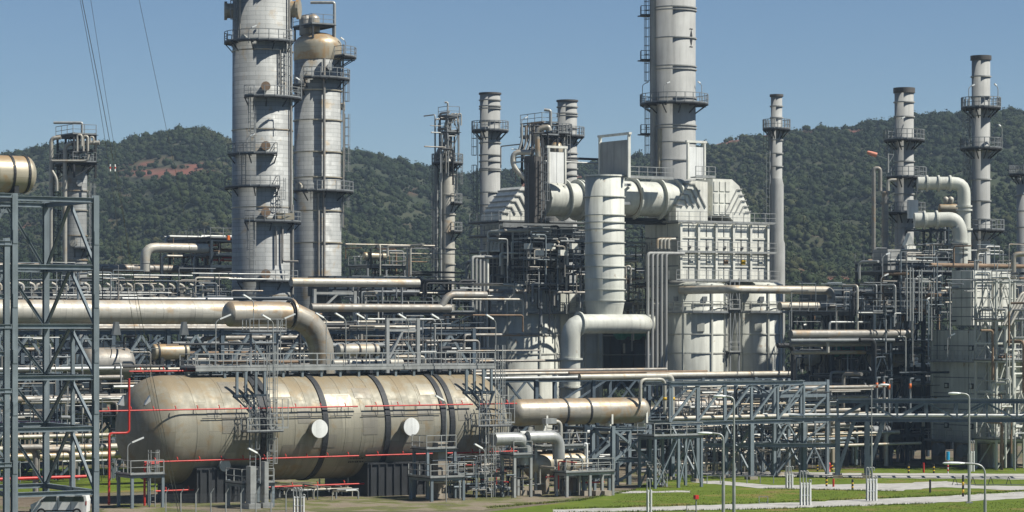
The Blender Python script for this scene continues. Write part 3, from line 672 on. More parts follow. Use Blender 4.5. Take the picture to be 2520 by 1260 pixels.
access('caged access ladder and platform on the left half of the big vessel', 572)
access('caged access ladder and platform near the right end of the big vessel', 1128)
def redpipe(label, px0, px1, off_n, off_z, z=None, nozz=True, r=.062):
    a = vx(px0) + N * off_n + Z * off_z; c = vx(px1) + N * off_n + Z * off_z
    o = solo('deluge_pipe', M().tube([a, c], r, 8), 'red_paint', label, 'pipe', 'red deluge pipes on the big vessel')
    if nozz:
        k = max(2, int((c - a).length / 1.9)); 
        for i in range(k):
            q = a.lerp(c, (i + .5) / k); part('spray_nozzle', M().tube([q, q + Z * .22, q + Z * .3 - N * .16], .045, 6, .1), 'red_paint', o)
redpipe('upper red deluge pipe over the left head of the big vessel', 185, 560, 4.45, 1.75)
redpipe('upper red deluge pipe across the left middle of the big vessel', 575, 818, 4.45, 1.75)
redpipe('upper red deluge pipe across the right middle of the big vessel', 836, 1098, 4.45, 1.75)
redpipe('short upper red deluge pipe at the right end of the big vessel', 1115, 1205, 4.45, 1.75)
redpipe('lower red deluge pipe from left head to middle of big vessel', 300, 822, 4.35, -2.35)
redpipe('lower red deluge pipe on the right half of the big vessel', 838, 1020, 4.35, -2.35)
redpipe('lower red deluge pipe ending beyond the big vessel right end', 1026, 1218, 4.35, -2.35)
redpipe('red deluge pipe along the crown of the left head', 322, 600, -.3, 4.75)
redpipe('red deluge pipe under the walkway on top of the big vessel', 610, 1190, -.9, 4.75)
redpipe('red deluge pipe beneath the left belly of the big vessel', 340, 560, 3.2, -4.75)
redpipe('red deluge pipe beneath the middle of the big vessel', 605, 700, 3.2, -4.75)
redpipe('red deluge pipe beneath the right belly of the big vessel', 705, 900, 3.2, -4.75)
a = vx(262) + N * 4.45 + Z * 4.3
pipe('red riser pipe stepping down past the left head of the big vessel', [a, a - Z * 4.3, a - Z * 4.3 - U * 1.7, Vector((a.x, a.y, .2)) - U * 1.7], .095, 'red_paint', .3, 'riser_pipe', None, n=8)
a = vx(285) + N * 5.6; pipe('second red riser pipe beside the platform under the left head', [Vector((a.x, a.y, .1)), Vector((a.x, a.y, 3.4)), Vector((a.x, a.y, 3.4)) + U * 1.2], .09, 'red_paint', .3, 'riser_pipe', None, n=8)
def conduit(label, px0, px1, step=False):
    a = vx(px0) + N * 4.42 + Z * 1.0; c = vx(px1) + N * 4.42 + Z * 1.0
    o = solo('conduit', M().tube([a, c], .04, 6), 'steel_dark', label, 'pipe', 'thin grey conduits clipped to the big vessel')
    k = max(2, int((c - a).length / 2.4))
    for i in range(k): q = a.lerp(c, (i + .6) / k); part('dropper', M().bar(q, q + Z * .75, .035), 'steel_dark', o)
conduit('thin dark conduit on the left cylinder end of the big vessel', 440, 560); conduit('thin dark conduit left of the first manway on the big vessel', 585, 735)
conduit('thin dark conduit between the manways of the big vessel', 752, 806); conduit('thin dark conduit beside the second manway of the big vessel', 828, 1020)
# small lugs standing off the left head
for px, lb in ((352, 'white lifting lug on the face of the left head'), (287, 'white lifting lug on the edge of the left head')):
    q = P(px, 996, 211.2 if px > 300 else 213); o = solo('lifting_lug', M().prism([q, q + XA * .5 - Z * .1, q + XA * .45 + Z * .75], YA * .08 + N * .3), 'white_paint', lb, 'lug')

def plat(label, px, d, lu, lv, zdeck, mat='steel_blue', **kw):
    return frame(label, G(px, d), lu, lv, max(1, round(lu / 3)), 1, [zdeck], mat, .22, .2, kw.pop('brace', .0), [zdeck], [zdeck], 'steel_platform', None, **kw)
plat('small railed steel platform under the left head of the big vessel', 325, 206, 2.6, 2.6, 2.45)
plat('small railed platform beside the white pier under the left ladder', 598, 206.5, 2.6, 2.6, 1.75)
plat('raised railed platform beside the right dark bands of the vessel', 1052, 217, 2.6, 2.2, 3.95)
plat('low railed platform right of the dark saddle under the big vessel', 1062, 214, 3.0, 3.4, 1.75)
plat('long low railed platform under the right head of the big vessel', 1130, 218, 4.2, 3.0, 1.75)
for lb, px, d, lu, lv, z in (('concrete pier with a pale face below the left ladder', 618, 206, .5, .8, 3.3), ('thin pale concrete pier right of the left ladder', 652, 207, .35, .6, 3.6), ('tall stained concrete pier under the right half of the vessel', 1083, 218.5, .9, .9, 4.6)):
    q = G(px, d); solo('concrete_pier', M().box(q + Z * z / 2, lu, lv, z).box(q + Z * .2, lu + .5, lv + .5, .4), 'pier_concrete' if 'tall' in lb else 'galvanised', lb, 'pier')
# caged ladders beside the low platforms
for lb, px, d, z in (('caged ladder at the small platform under the left head', 372, 208, 3.6), ('caged ladder at the long low platform near the right head', 1200, 219, 5.0)):
    o = thing('caged_ladder', lb, 'ladder', G(px, d)); ladder(o, G(px, d), z, N, 'galvanised')
# lamps on and round the vessel
for lb, px, py, d, h, s_ in (('lamp on a post at the platform under the left head', 314, 1165, 205, 2.4, 1), ('lamp post in front of the left ladder of the vessel', 640, 1190, 205, 2.4, -1), ('tall lamp post in front of the raised right platform', 1098, 1236, 212, 8.2, -1), ('lamp arm beside the right ladder of the big vessel', 1193, 1190, 216, 2.9, -1),
                          ('lamp standing on the left part of the vessel walkway', 531, 905, 217, 4.0, 1), ('lamp on the walkway below the rusty elbow pipe', 672, 905, 219, 4.0, -1), ('lamp on the walkway under the second lattice bay', 690, 905, 219.5, 4.1, 1), ('lamp on the walkway in front of the descending rusty pipe', 803, 905, 221, 4.2, -1), ('lamp on the walkway just right of the descending pipe', 851, 905, 222, 4.2, -1),
                          ('lamp on the walkway left of the pale gantry', 902, 905, 223, 4.2, -1), ('lamp on the walkway in the pale gantry', 1005, 905, 224.5, 4.2, -1), ('lamp on the walkway right of the pale gantry', 1086, 905, 226, 4.2, -1), ('lamp on the walkway at its right end', 1220, 905, 228, 4.2, -1)):
    lamp(lb, P(px, py, d), h, s_)

# ------------------------------------------------------------------ left steel tower and the drum on it
o0 = G(35, 191); TD = 192.5; LU = ut(235, o0); LW = 9.6; TZ = [zy(y, TD) for y in (1215, 1057, 930, 803, 657, 490)]
tw = frame('tall pale blue steel tower with cross bracing at the left edge', o0 - V * 0, LU, LW, 1, 1, TZ, 'steel_blue', .42, .36, 0, [], [], 'steel_tower', None, I=True)
def tq(u, v, z): return Vector((o0.x, o0.y, z)) + U * u + V * v
lv_ = [0] + TZ
for k in range(1, 6):
    za, zb = TZ[k - 1], TZ[k]
    for (p0, p1) in (((LU, .2), (LU, LW - .2)), ((.2, LW), (LU - .2, LW))):
        mu, mv = (p0[0] + p1[0]) / 2, (p0[1] + p1[1]) / 2; e = .25
        part('brace', M().ib(tq(p0[0], p0[1], za + .2), tq(mu + (p0[0] - mu) * .04, mv + (p0[1] - mv) * .04, zb - .2), .2, .22), 'steel_blue', tw)
        part('brace', M().ib(tq(p1[0], p1[1], za + .2), tq(mu + (p1[0] - mu) * .04, mv + (p1[1] - mv) * .04, zb - .2), .2, .22), 'steel_blue', tw)
    part('gusset', M().box(tq(LU / 2, LW - .01, zb - .35), 1.0, .04, .6), 'steel_blue', tw)
for k in range(1, 6):
    for u in (0, LU): part('splice_plate', M().box(tq(u, -.23, (TZ[k] + TZ[k - 1]) / 2 - .3), .36, .04, 1.0), 'steel_blue', tw)
part('middle_post', M().ib(tq(LU, LW * .45, .0), tq(LU, LW * .45, TZ[3]), .26, .26, U), 'steel_blue', tw)
o1 = o0 - U * 7.2
tw2 = frame('left neighbouring bay of the blue steel tower at the picture edge', o1, 6.6, LW, 1, 1, [zy(y, TD) for y in (1130, 990, 870, 730, 600)], 'steel_blue', .4, .34, 1, [], [], 'steel_tower', None, I=True, seed=4)
for k, z in enumerate((zy(1140, TD), zy(960, TD), zy(803, TD), zy(600, TD), zy(484, TD))): part('beam', M().ib(tq(-7.0, -.15, z), tq(-.25, -.15, z), .24, .32), 'steel_blue', tw2)
hdrum('tan horizontal drum with rounded end on top of the left tower', -20, 427, 193.5, 5.1, 1.36, 'drum_clad', U, 'overhead_drum', 'drum', True, .55, (.25, .5, .75, .98), None, zy(484, 193))

# ------------------------------------------------------------------ pipe rack behind the vessel with its big lines
ro = G(-150, 238); RL = ut(1165, ro); RZ = [5.4, 9.6, 13.6]
rk = frame('long blue steel pipe rack running behind the big vessel', ro, RL, 8.5, 10, 1, RZ, 'steel_blue_shaded', .36, .36, .85, [], [], 'pipe_rack', None, I=True, seed=11)
rnd = random.Random(3)
def rq(u, v, z): return Vector((ro.x, ro.y, z)) + U * u + V * v
for k in range(10):                                         # pale lattice between the two upper levels
    u0, u1 = RL * k / 10, RL * (k + 1) / 10
    for j, v in enumerate((-.12, 8.62)):
        part('lattice_brace', M().bar(rq(u0 + .3, v, RZ[1] + .2), rq((u0 + u1) / 2, v, RZ[2] - .3), .2, .24), 'steel_blue', rk)
        part('lattice_brace', M().bar(rq(u1 - .3, v, RZ[1] + .2), rq((u0 + u1) / 2, v, RZ[2] - .3), .2, .24), 'steel_blue', rk)
up_('big pale insulated main pipe running along the top of the rack', -140, 585, 767, 236.5 + 1.5, 1.13, 'pipe_clad', name='main_pipe', n=40, bands=(0, 9))
for px in (105, 283, 450): q = P(px, 800, 240.5); solo('pipe_shoe', M().prism([q + XA * -.35 - Z * .9, q + XA * .35 - Z * .9, q + XA * .15 + Z * .3, q + XA * -.15 + Z * .3], N * .5), 'galvanised', 'pale pipe support under the big main pipe', 'pipe support', 'pipe supports under the big main pipe')
a = P(566, 773, 234); c = a + U * ut(793, a); e = Vector((c.x, c.y, 6.5))
hd = pipe('rust stained big pipe turning down in a wide elbow behind the walkway', [a, c, e], 1.14, 'rusty_clad', 4.6, 'elbow_pipe', None, ((0, .66),), 40)
part('end_cap', M().lathe(a, [(.02, -.62), (.5, -.55), (.9, -.34), (1.1, -.1), (1.14, 0)], 40, FRU), 'rusty_clad', hd)
part('clamp', M().lathe(a + U * ((c - a).length * .64), [(1.13, -.06), (1.24, -.06), (1.24, .06), (1.13, .06)], 40, FRU, sharp=True), 'steel_dark', hd)
plat_ = thing('pipe_platform', 'small railed platform hung below the rust stained elbow pipe', 'platform', P(640, 822, 231)); q = P(650, 818, 231)
part('deck', M().box(q, 3.6, 1.6, .14), 'steel_dark', plat_); railing(plat_, [q + Z * .07 - U * 1.75 - N * .7, q + Z * .07 - U * 1.75 + N * .75, q + Z * .07 + U * 1.75 + N * .75, q + Z * .07 + U * 1.75 - N * .7], 'galvanised', 1.1, .9, .055)
for s_ in (-1.3, 1.3): part('post', M().bar(q + U * s_ - Z * .1, Vector((q.x, q.y, 9.6)) + U * s_, .16), 'steel_grey', plat_)
lamp('slanted lamp on the small platform below the elbow pipe', P(624, 818, 230), 2.9, -1)
for k_, z_ in enumerate(RZ[:2]): part('shade_tray', M().box(rq(RL / 2, 6.2, z_ + .3), RL - 1, 3.6, .12), 'steel_dark', rk)  # wide trays added over the lower levels to shade the rack below
lvmat = ['pipe_clad', 'pipe_dull', 'steel_grey', 'pipe_dull', 'steel_grey', 'pipe_dull', 'rust_pipe', 'steel_dark']
for k, z in enumerate(RZ):                                   # lines lying on the rack levels
    nn = (10, 9, 6)[k]
    for i in range(nn):
        r = rnd.choice((.12, .16, .2, .28, .35)); v = .8 + 7.0 * (i + .5) / nn; u0 = rnd.uniform(0, 10) if rnd.random() < .7 else 0; u1 = RL - (rnd.uniform(0, 14) if rnd.random() < .6 else 0)
        if k == 2 and v < 4.2: continue
        pts = [rq(u0, v, z + .2 + r), rq(u1, v, z + .2 + r)]
        if rnd.random() < .5: pts = [pts[0], pts[1], pts[1] - Z * 3]
        pipe('insulated service pipe lying on the %s level of the long rack' % ('lowest', 'middle', 'top')[k], pts, r, rnd.choice(lvmat), None, 'rack_pipe', 'service pipes on the %s level of the long rack' % ('lowest', 'middle', 'top')[k], n=10)
pipe('pink painted pipe crossing behind the left tower', [rq(-3, -1.0, 5.2), rq(11.5, -1.0, 5.2)], .30, 'pink_pipe', None, 'pink_pipe', None, ((0, .3), (0, .5), (0, .7), (0, .9)), 14)
pipe('thin red fire main low behind the left tower', [G(-100, 214) + Z * 1.7, G(-100, 214) + Z * 1.7 + U * 11], .14, 'red_paint', None, 'fire_main', None, n=10)
pipe('bright red fire pipe behind the upper left tower', [rq(-2, -1.2, 9.0), rq(4.5, -1.2, 9.0), rq(4.5, -1.2, 6.5)], .12, 'red_paint', .3, 'fire_main', None, n=10)
for i, (px, y0) in enumerate(((88, 1105), (112, 1100), (178, 1105))):
    q = P(px, y0, 222); pipe('grey insulated pipe bending down to the grass behind the left tower', [q - U * 2.2, q, Vector((q.x, q.y, .05))], .27, 'pipe_dull', .7, 'bent_pipe', 'bent pipes behind the left tower', n=14)
for i, (py, r, mt) in enumerate(((1078, .18, 'pipe_clad'), (1108, .3, 'pipe_clad'), (1128, .34, 'drum_clad'), (985, .3, 'pipe_dull'), (910, .2, 'galvanised'), (932, .22, 'pipe_dull'))):
    up_('%s horizontal pipe seen through the left tower' % ('thin pale', 'pale', 'broad yellowish', 'broad grey', 'thin bright', 'upper grey')[i], -60, 300, py, 226 + i * 2, r, mt)
pclutter(21, 46, 0, 300, 840, 1130, 232, 256, 'small process pipe in the dark rack seen through the left tower', 'small pipes behind the left tower', ['pipe_clad', 'galvanised', 'pipe_dull', 'steel_grey', 'steel_dark'], (.08, .26))
pclutter(22, 60, 700, 1160, 770, 930, 255, 282, 'small process pipe in the dark rack above the vessel walkway', 'small pipes behind the vessel walkway', ['pipe_clad', 'galvanised', 'pipe_dull', 'steel_dark', 'steel_grey', 'rust_pipe'], (.07, .26))
pclutter(23, 34, 290, 700, 830, 930, 246, 265, 'small process pipe behind the lattice left of the elbow pipe', 'small pipes behind the rack lattice', ['pipe_clad', 'pipe_dull', 'steel_dark', 'steel_grey', 'rust_pipe'], (.08, .3))
hdrum('grey horizontal drum in the shade of the rack lattice', 262, 895, 246, 3.6, 1.5, 'pipe_dull', U, 'drum', 'drum', True, .6, (), None, 5.4)
hdrum('yellowish clad exchanger seen through the rack lattice', 418, 866, 250, 3.4, .75, 'drum_clad', U, 'exchanger', 'heat exchanger', True, .3, (.1, .9), None, 9.7)
hdrum('pale exchanger between the gantry and the descending pipe', 880, 862, 252, 4.2, .6, 'pipe_clad', U, 'exchanger', 'heat exchanger', True, .25, (.1, .5, .9), None, 9.7)
hdrum('long pale bundle pipe just above the walkway right of the elbow', 905, 893, 236, 7.0, .32, 'pipe_clad', U, 'exchanger', 'heat exchanger', True, .3, (.2, .4, .6, .8), None, 10.2)
# pale gantry standing in front of the dark rack
gq = G(953, 234); gt = thing('gantry', 'pale grey goalpost gantry with a diagonal brace above the walkway', 'gantry', gq)
gl = ut(1028, gq); zt = zy(783, 234)
for u in (0, gl): part('post', M().bar(gq + U * u, gq + U * u + Z * zt, .3, .3, U), 'galvanised', gt)
for z in (zt - .1, zy(813, 234)): part('beam', M().bar(gq + U * .15 + Z * z, gq + U * (gl - .15) + Z * z, .2), 'galvanised', gt)
part('brace', M().bar(gq + U * .2 + Z * zy(880, 234), gq + U * gl * .48 + Z * zy(818, 234), .2), 'galvanised', gt)
gq2 = G(873, 268); gt = thing('gantry', 'tall pale post frame behind the lamps left of the gantry', 'gantry', gq2)
part('post', M().bar(gq2, gq2 + Z * zy(716, 268), .32, .32, U), 'galvanised', gt); part('beam', M().bar(gq2 + Z * zy(722, 268), gq2 - U * 4.5 + Z * zy(722, 268), .24), 'galvanised', gt)
part('post', M().bar(gq2 - U * 4.6, gq2 - U * 4.6 + Z * zy(712, 268), .3, .3, U), 'galvanised', gt); part('brace', M().bar(gq2 - U * 4.2 + Z * zy(770, 268), gq2 - U * 2 + Z * zy(724, 268), .2), 'galvanised', gt)
# long white lines in front of the columns
up_('long cream insulated pipe running right from the tall column', 716, 1030, 694, 262, .44, 'pipe_clad', name='cream_pipe', n=20)
a = P(765, 757, 256); c = a + U * ut(1108, a)
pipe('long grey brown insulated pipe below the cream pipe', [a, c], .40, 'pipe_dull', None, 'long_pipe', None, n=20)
b1 = a + U * ut(1085, a); b2 = b1 + Z * 1.35 + U * .8
pipe('branch pipe swinging up from the long grey brown pipe', [b1, b2, b2 + U * 4.5], .36, 'pipe_dull', .8, 'branch_pipe', None, n=18)
# fin fan cooler bank with its white elbows, above the main pipe
fq = G(-60, 268); FL = ut(574, fq); fz = zy(737, 268)
ff_ = frame('long railed air cooler bank behind the main pipe', fq, FL, 6, 9, 1, [fz - 1.4, fz], 'steel_navy', .22, .24, .5, [fz - 1.5], [fz], 'air_cooler', None, z0=10.2, rmat='galvanised', vrails=False)
for i in range(24):
    q = fq + U * (FL * (i + .5) / 24) + Z * (fz + 1.2)
    o = thing('cooler_nozzle', 'small white elbow nozzle on the air cooler bank', 'pipe fitting', q - Z * 1.2, 'white elbow nozzles on the air cooler bank')
    part('elbow', M().tube([q + V * .8 - Z * .2, q + V * .8 + Z * .35, q - U * .55 + V * .8 + Z * .55], .16, 8, .3), 'pipe_clad', o)
for i in range(6):
    q = fq + U * (FL * (i + .5) / 6) + V * 1.8 + Z * (fz + .55); solo('header_box', M().box(q, FL / 6 - .6, 1.1, 1.1), 'pipe_dull' if i < 5 else 'galvanised', 'grey header box of the air cooler bank' if i < 5 else 'bright header box at the right end of the air cooler bank', 'header box', 'header boxes of the air cooler bank' if i < 5 else None)
    if i % 2: pipe('slim white gooseneck pipe over the air cooler bank', [q - Z * .5, q + Z * 1.1, q + Z * 1.1 + U * .9, q + U * .9 - Z * .5], .14, 'pipe_clad', .4, 'gooseneck', 'goosenecks over the air cooler bank', n=8)
up_('thin bright drain line under the air cooler railing', 300, 572, 735, 262, .16, 'galvanised')
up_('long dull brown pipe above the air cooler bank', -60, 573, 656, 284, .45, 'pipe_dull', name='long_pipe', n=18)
pclutter(24, 34, 0, 572, 672, 735, 268, 284, 'small process pipe among the air coolers', 'small pipes among the air coolers', ['pipe_clad', 'galvanised', 'pipe_dull', 'steel_navy'], (.07, .2))
a = P(357, 668, 280); c = P(357, 609, 280)
pipe('fat pale inverted elbow pipe above the air coolers', [a, c, c + U * 7.2], .52, 'pipe_clad', 1.6, 'overhead_pipe', None, n=20)
pf = frame('dark railed pipe platform left of the tall column', G(520, 292), 4.5, 11, 1, 3, [zy(655, 292), zy(625, 292), zy(590, 292)], 'steel_navy', .3, .3, .4, [zy(590, 292)], [zy(590, 292)], 'steel_platform', None, z0=10, rmat='steel_grey', seed=5)
pclutter(25, 20, 385, 565, 575, 650, 291, 297, 'small process pipe on the dark platform left of the tall column', 'small pipes on the dark platform', ['pipe_clad', 'galvanised', 'steel_dark', 'red_paint', 'rust_pipe'], (.08, .22))
solo('fire_cabinet', M().box(P(562, 585, 290.6), .3, .3, .5), 'orange_paint', 'small orange red box at the platform end by the column', 'cabinet')

# ------------------------------------------------------------------ process columns and stacks
DC = 285.0
mc = tower('process_column', 'tallest fat grey clad column cut off by the top of the picture', 'column', 646, DC, -70, 73, 'column_clad', (128, 322, 512, 540, 727), [(106, .95, 150, 330), (243, 1.05, -112, 25), (382, .9, -150, -62), (462, .9, -178, -58), (547, 1.0, -112, 12), (692, 1.0, -125, -20), (-40, .9, -180, 0)],
    [(106, 243, -40), (243, 382, -102), (382, 462, -120), (462, 547, -52), (547, 692, -104), (-40, 106, -138)], None, 0, None, 'rusty_clad', 1.05, None, 56, [(219, -79, .5, .55, 'rust_pipe'), (364, -79, .5, .55, 'rust_pipe'), (526, -79, .5, .55, 'rust_pipe'), (676, -79, .52, .55, 'rust_pipe'), (28, 188, 1.0, 1.0, 'rusty_clad'), (24, -8, 1.1, 1.0, 'drum_clad'), (100, -118, .3, .7, 'galvanised')])
cc = G(646, DC); rc_ = 73 * DC / F
def onc(c, r, a, py, d): return Vector((c.x + r * math.cos(math.radians(a)), c.y + r * math.sin(math.radians(a)), zy(py, d)))
for a, y0, y1, rr in ((-30, -40, 120, .12), (-24, 108, 520, .13), (-18, 505, 735, .15), (-60, 560, 655, .1), (-48, 560, 650, .1), (-128, -40, 110, .1), (-52, 130, 240, .07)):
    part('riser_pipe', M().tube([onc(cc, rc_ + .3, a, y1, DC), onc(cc, rc_ + .3, a, y0, DC)], rr, 8), 'pipe_dull', mc)
part('riser_pipe', M().tube([onc(cc, rc_ + .35, -48, 560, DC), onc(cc, rc_ + .35, -48, 645, DC), onc(cc, rc_ + .35, -48, 645, DC) + XA * 1.6 + N * .2], .12, 8, .4), 'pipe_dull', mc)
part('drain_box', M().box(onc(cc, rc_ + .5, -45, 535, DC), 2.0, .6, .7), 'drum_clad', mc)
for lb, px, py, h in (('lamp over the upper platform of the tallest column', 612, 106, 1.7), ('lamp beside the third platform of the tallest column', 608, 380, 2.0), ('lamp at the right end of the second platform on the tallest column', 742, 243, 2.0)): lamp(lb, P(px, py, DC - rc_ - .6), h, 1 if px < 700 else -1, 'galvanised', .5)
D2 = 298.0; c2 = G(782, D2); r2 = 58 * D2 / F
co2 = tower('process_column', 'shorter clad column with tan domed top right of the tallest column', 'column', 782, D2, 148, 58, 'column_clad', (225, 298, 376, 438, 520, 598, 686), [(142, 1.7, -42, 18), (196, 1.0, -112, 14), (472, 1.4, -150, 8), (214, .9, -170, -120)],
    [(142, 196, -20), (196, 300, -6), (300, 472, 0), (472, 560, -10)], None, 0, None, 'drum_clad', 1.0, None, 48, [(170, -58, .4, .5, 'galvanised'), (262, -2, .5, .5, 'pipe_clad'), (462, -128, .45, .7, 'pipe_clad')])
zc2 = zy(148, D2); hc2 = zy(114, D2) - zc2; hd2 = zy(80, D2) - zy(114, D2)
part('dome_cap', M().lathe((c2.x, c2.y, zc2), [(r2 + .02, -.1), (r2 + .06, 0), (r2 + .06, hc2)] + [((r2 + .06) * math.cos(a * math.pi / 18), hc2 + hd2 * math.sin(a * math.pi / 18)) for a in range(1, 9)] + [(.02, hc2 + hd2)], 48), 'drum_clad', co2)
for a, y0, y1, rr in ((-72, 150, 700, .16), (-84, 480, 690, .13), (-10, 110, 560, .07), (2, 200, 470, .06)):
    part('riser_pipe', M().tube([onc(c2, r2 + .3, a, y1, D2), onc(c2, r2 + .3, a, y0, D2)], rr, 8), 'pipe_dull', co2)
tp_ = frame('steel crown platform with railing on the domed column', G(770, D2 - 2.4), 2.6, 4.4, 1, 1, [zy(68, D2)], 'steel_dark', .2, .2, 0, [zy(68, D2)], [zy(68, D2)], 'crown_platform', None, z0=zy(100, D2), rmat='steel_grey')
for px, rr in ((752, .7), (771, .75)):
    q = P(px, 48, D2); o = solo('vapour_nozzle', M().lathe(q, [(rr, -1.8), (rr, 0)] + [(rr * math.cos(a * math.pi / 12), rr * .8 * math.sin(a * math.pi / 12)) for a in range(1, 6)] + [(.02, rr * .82)], 18), 'rusty_clad' if px > 760 else 'pipe_dull', 'tan rounded nozzle on the crown of the domed column' if px > 760 else 'grey rounded nozzle on the crown of the domed column', 'nozzle')
q = P(823, 90, D2); pipe('white davit arm standing over the domed column', [q, P(823, 6, D2), P(764, 6, D2)], .17, 'galvanised', .25, 'davit', None, n=8, cat='davit')
lamp('lamp on the right bracket platform of the domed column', P(851, 142, D2 - .5), 2.0, -1, 'galvanised', .5)
# slender column with cone and crown of pipes
D3 = 318.0; c3 = G(1100, D3); r3 = 18.5 * D3 / F
tower('process_column', 'slender column with a tan cone and crowded top left of the white stack', 'column', 1101, D3, 368, 18.5, 'pipe_clad', (430, 480, 528, 572, 612, 650), [(402, 1.0, -180, 180), (500, .9, -60, 30), (570, .9, -60, 30)], [(402, 500, -10), (500, 690, -175)], 'cone', 0, None, None, 1.0, None, 28, [(418, -60, .35, .4, 'steel_dark')])
part('cone_cap', M().lathe((c3.x, c3.y, zy(405, D3)), [(r3 + .06, -.5), (r3 + .06, .0), (r3 * .3, zy(368, D3) - zy(405, D3) + .05)], 24), 'drum_clad', bpy.data.objects[[o.name for o in COL.objects if o.name.startswith('process_column')][-1]])
fr3 = frame('grey steel crown of platforms on the slender column', G(1102, D3 - 1.6), 1.5, 1.9, 1, 1, [zy(330, D3), zy(290, D3)], 'steel_grey', .18, .16, .6, [zy(330, D3), zy(290, D3)], [zy(330, D3), zy(290, D3)], 'crown_platform', None, z0=zy(400, D3), rmat='steel_grey')
for i, px in enumerate((1110, 1118, 1126)):
    q = P(px, 300, D3 - 1); pipe('white looped vent pipe on the slender column crown', [q, q + Z * 1.0, q + Z * 1.0 + U * .5, q + U * .5 - Z * .4], .09, 'pipe_clad', .3, 'vent_pipe', 'looped vents on the slender column', n=7)
pipe('davit on top of the slender column', [P(1102, 290, D3), P(1102, 252, D3), P(1094, 252, D3)], .12, 'galvanised', .2, 'davit', None, n=7, cat='davit')
pipe('tall grey pipe on the left flank of the slender column', [P(1085, 690, D3 - 1), P(1085, 390, D3 - 1), P(1096, 365, D3 - 1)], .15, 'galvanised', .5, 'riser_pipe', None, n=10)
pipe('dull riser pipe left of the slender column', [P(1074, 690, D3 - .5), P(1074, 385, D3 - .5), P(1090, 350, D3 - .5)], .26, 'stack_grey', .5, 'riser_pipe', None, n=10)
pipe('fat pale overhead pipe rising from the slender column cone', [P(1100, 372, D3), P(1100, 300, D3), P(1114, 296, D3)], .34, 'pipe_clad', .6, 'overhead_pipe', None, n=14)
pclutter(71, 18, 1070, 1128, 275, 400, D3 - 3, D3 + 1, 'small pipe on the crowded crown of the slender column', 'small pipes on the slender column crown', ['steel_dark', 'pipe_dull', 'galvanised', 'steel_grey'], (.07, .16), .9)
lt = thing('ladder_mast', 'dark ladder mast on the left of the slender column', 'ladder', G(1066, D3 - .4)); ladder(lt, G(1066, D3 - .4) + Z * 8, zy(400, D3), N, 'steel_grey')
# column at the far left
D4 = 300.0; c4 = G(184, D4); r4 = 30 * D4 / F
tower('process_column', 'grey column with pipe crown far left behind the steel tower', 'column', 184, D4, 392, 30, 'column_clad', (412, 470, 518, 580, 640), [(405, .9, -180, 180), (610, .9, -80, 20)], [(470, 640, 5)], 'dome', 0, None, 'rusty_clad', 1.0, None, 32, [(452, -62, .38, .4, 'galvanised'), (600, -85, .4, .5, 'pipe_clad')])
fr4 = frame('dark platform crown on the far left column', G(182, D4 - 3), 2.6, 4.8, 1, 2, [zy(405, D4), zy(372, D4), zy(338, D4)], 'steel_dark', .2, .18, .5, [zy(405, D4), zy(338, D4)], [zy(405, D4), zy(338, D4)], 'crown_platform', None, z0=zy(440, D4), rmat='steel_grey')
for i, (pts, r) in enumerate((([(126, 650), (126, 340), (150, 338)], .24), ([(160, 650), (160, 352), (245, 351)], .24), ([(205, 372), (205, 335), (216, 335), (216, 372)], .14), ([(190, 372), (190, 332), (201, 332), (201, 360)], .14), ([(222, 350), (222, 337), (230, 337), (230, 352)], .12), ([(128, 396), (215, 396), (218, 380)], .14), ([(128, 420), (140, 440), (140, 470)], .16))):
    pipe(('tall white pipe left of the far left column', 'white pipe bending right over the far left column', 'white gooseneck in the middle of the far left crown', 'white gooseneck left in the far left crown', 'small gooseneck right in the far left crown', 'cross pipe on the lower far left crown', 'offset pipe below the far left crown')[i], [P(x, y, D4 - 2.0 - .3 * i) for x, y in pts], r, 'pipe_clad', .9, 'crown_pipe', None, n=10)
pipe('white davit arm over the far left column', [P(202, 340, D4), P(202, 302, D4), P(132, 302, D4)], .15, 'galvanised', .2, 'davit', None, n=8, cat='davit')
lt = thing('ladder_mast', 'dark caged ladder mast left of the far left column', 'ladder', G(136, D4)); ladder(lt, G(136, D4) + Z * 8, zy(400, D4), N, 'steel_dark')
# stacks
tower('flue_stack', 'huge grey flue stack with black marks cut off at the top', 'stack', 1659, 299, -90, 53, 'stack_grey', (-50, 21, 28, 96, 165, 173, 243, 310, 317, 352, 396), [(257, 1.45, -180, 180)], [(-60, 250, 186), (262, 430, 190)], None, 10, None, None, 1.0, None, 48)
st = bpy.data.objects[[o.name for o in COL.objects if o.name.startswith('flue_stack')][-1]]; sc_ = G(1659, 299); sr = 53 * 299 / F
for py in (40, 150, 332): 
    q = onc(sc_, sr + .75, 184, py, 299); part('rest_platform', M().box(q, 1.4, 1.4, .12), 'steel_dark', st); railing(st, [q + Vector((-.6, .6, 0)), q + Vector((-.6, -.6, 0)), q + Vector((.6, -.6, 0))], 'steel_dark', 1.1, .6, .06)
part('cable_duct', M().bar(onc(sc_, sr + .2, 205, 430, 299), onc(sc_, sr + .2, 205, -80, 299), .55, .5), 'stack_grey', st); part('cable_duct', M().bar(onc(sc_, sr + .12, 228, 430, 299), onc(sc_, sr + .12, 228, 320, 299), .45, .3), 'drum_clad', st)
an = -42; nrm = Vector((math.cos(math.radians(an)), math.sin(math.radians(an)), 0)); sd = Vector((-nrm.y, nrm.x, 0))
for y0, sg in ((93, 1), (101, -1)):                       # two black arrow marks pointing at the ring
    q = Vector((sc_.x, sc_.y, zy(y0, 299))) + nrm * (sr + .02)
    part('black_mark', M().prism([q - sd * .22, q + sd * .22, q + sd * .1 + Z * sg * .45, q + Z * sg * .75, q - sd * .1 + Z * sg * .45], nrm * .015), 'black_paint', st)
    part('black_mark', M().box(q + Z * sg * .82, .015, .55, .09, (nrm, sd, Z)), 'black_paint', st)
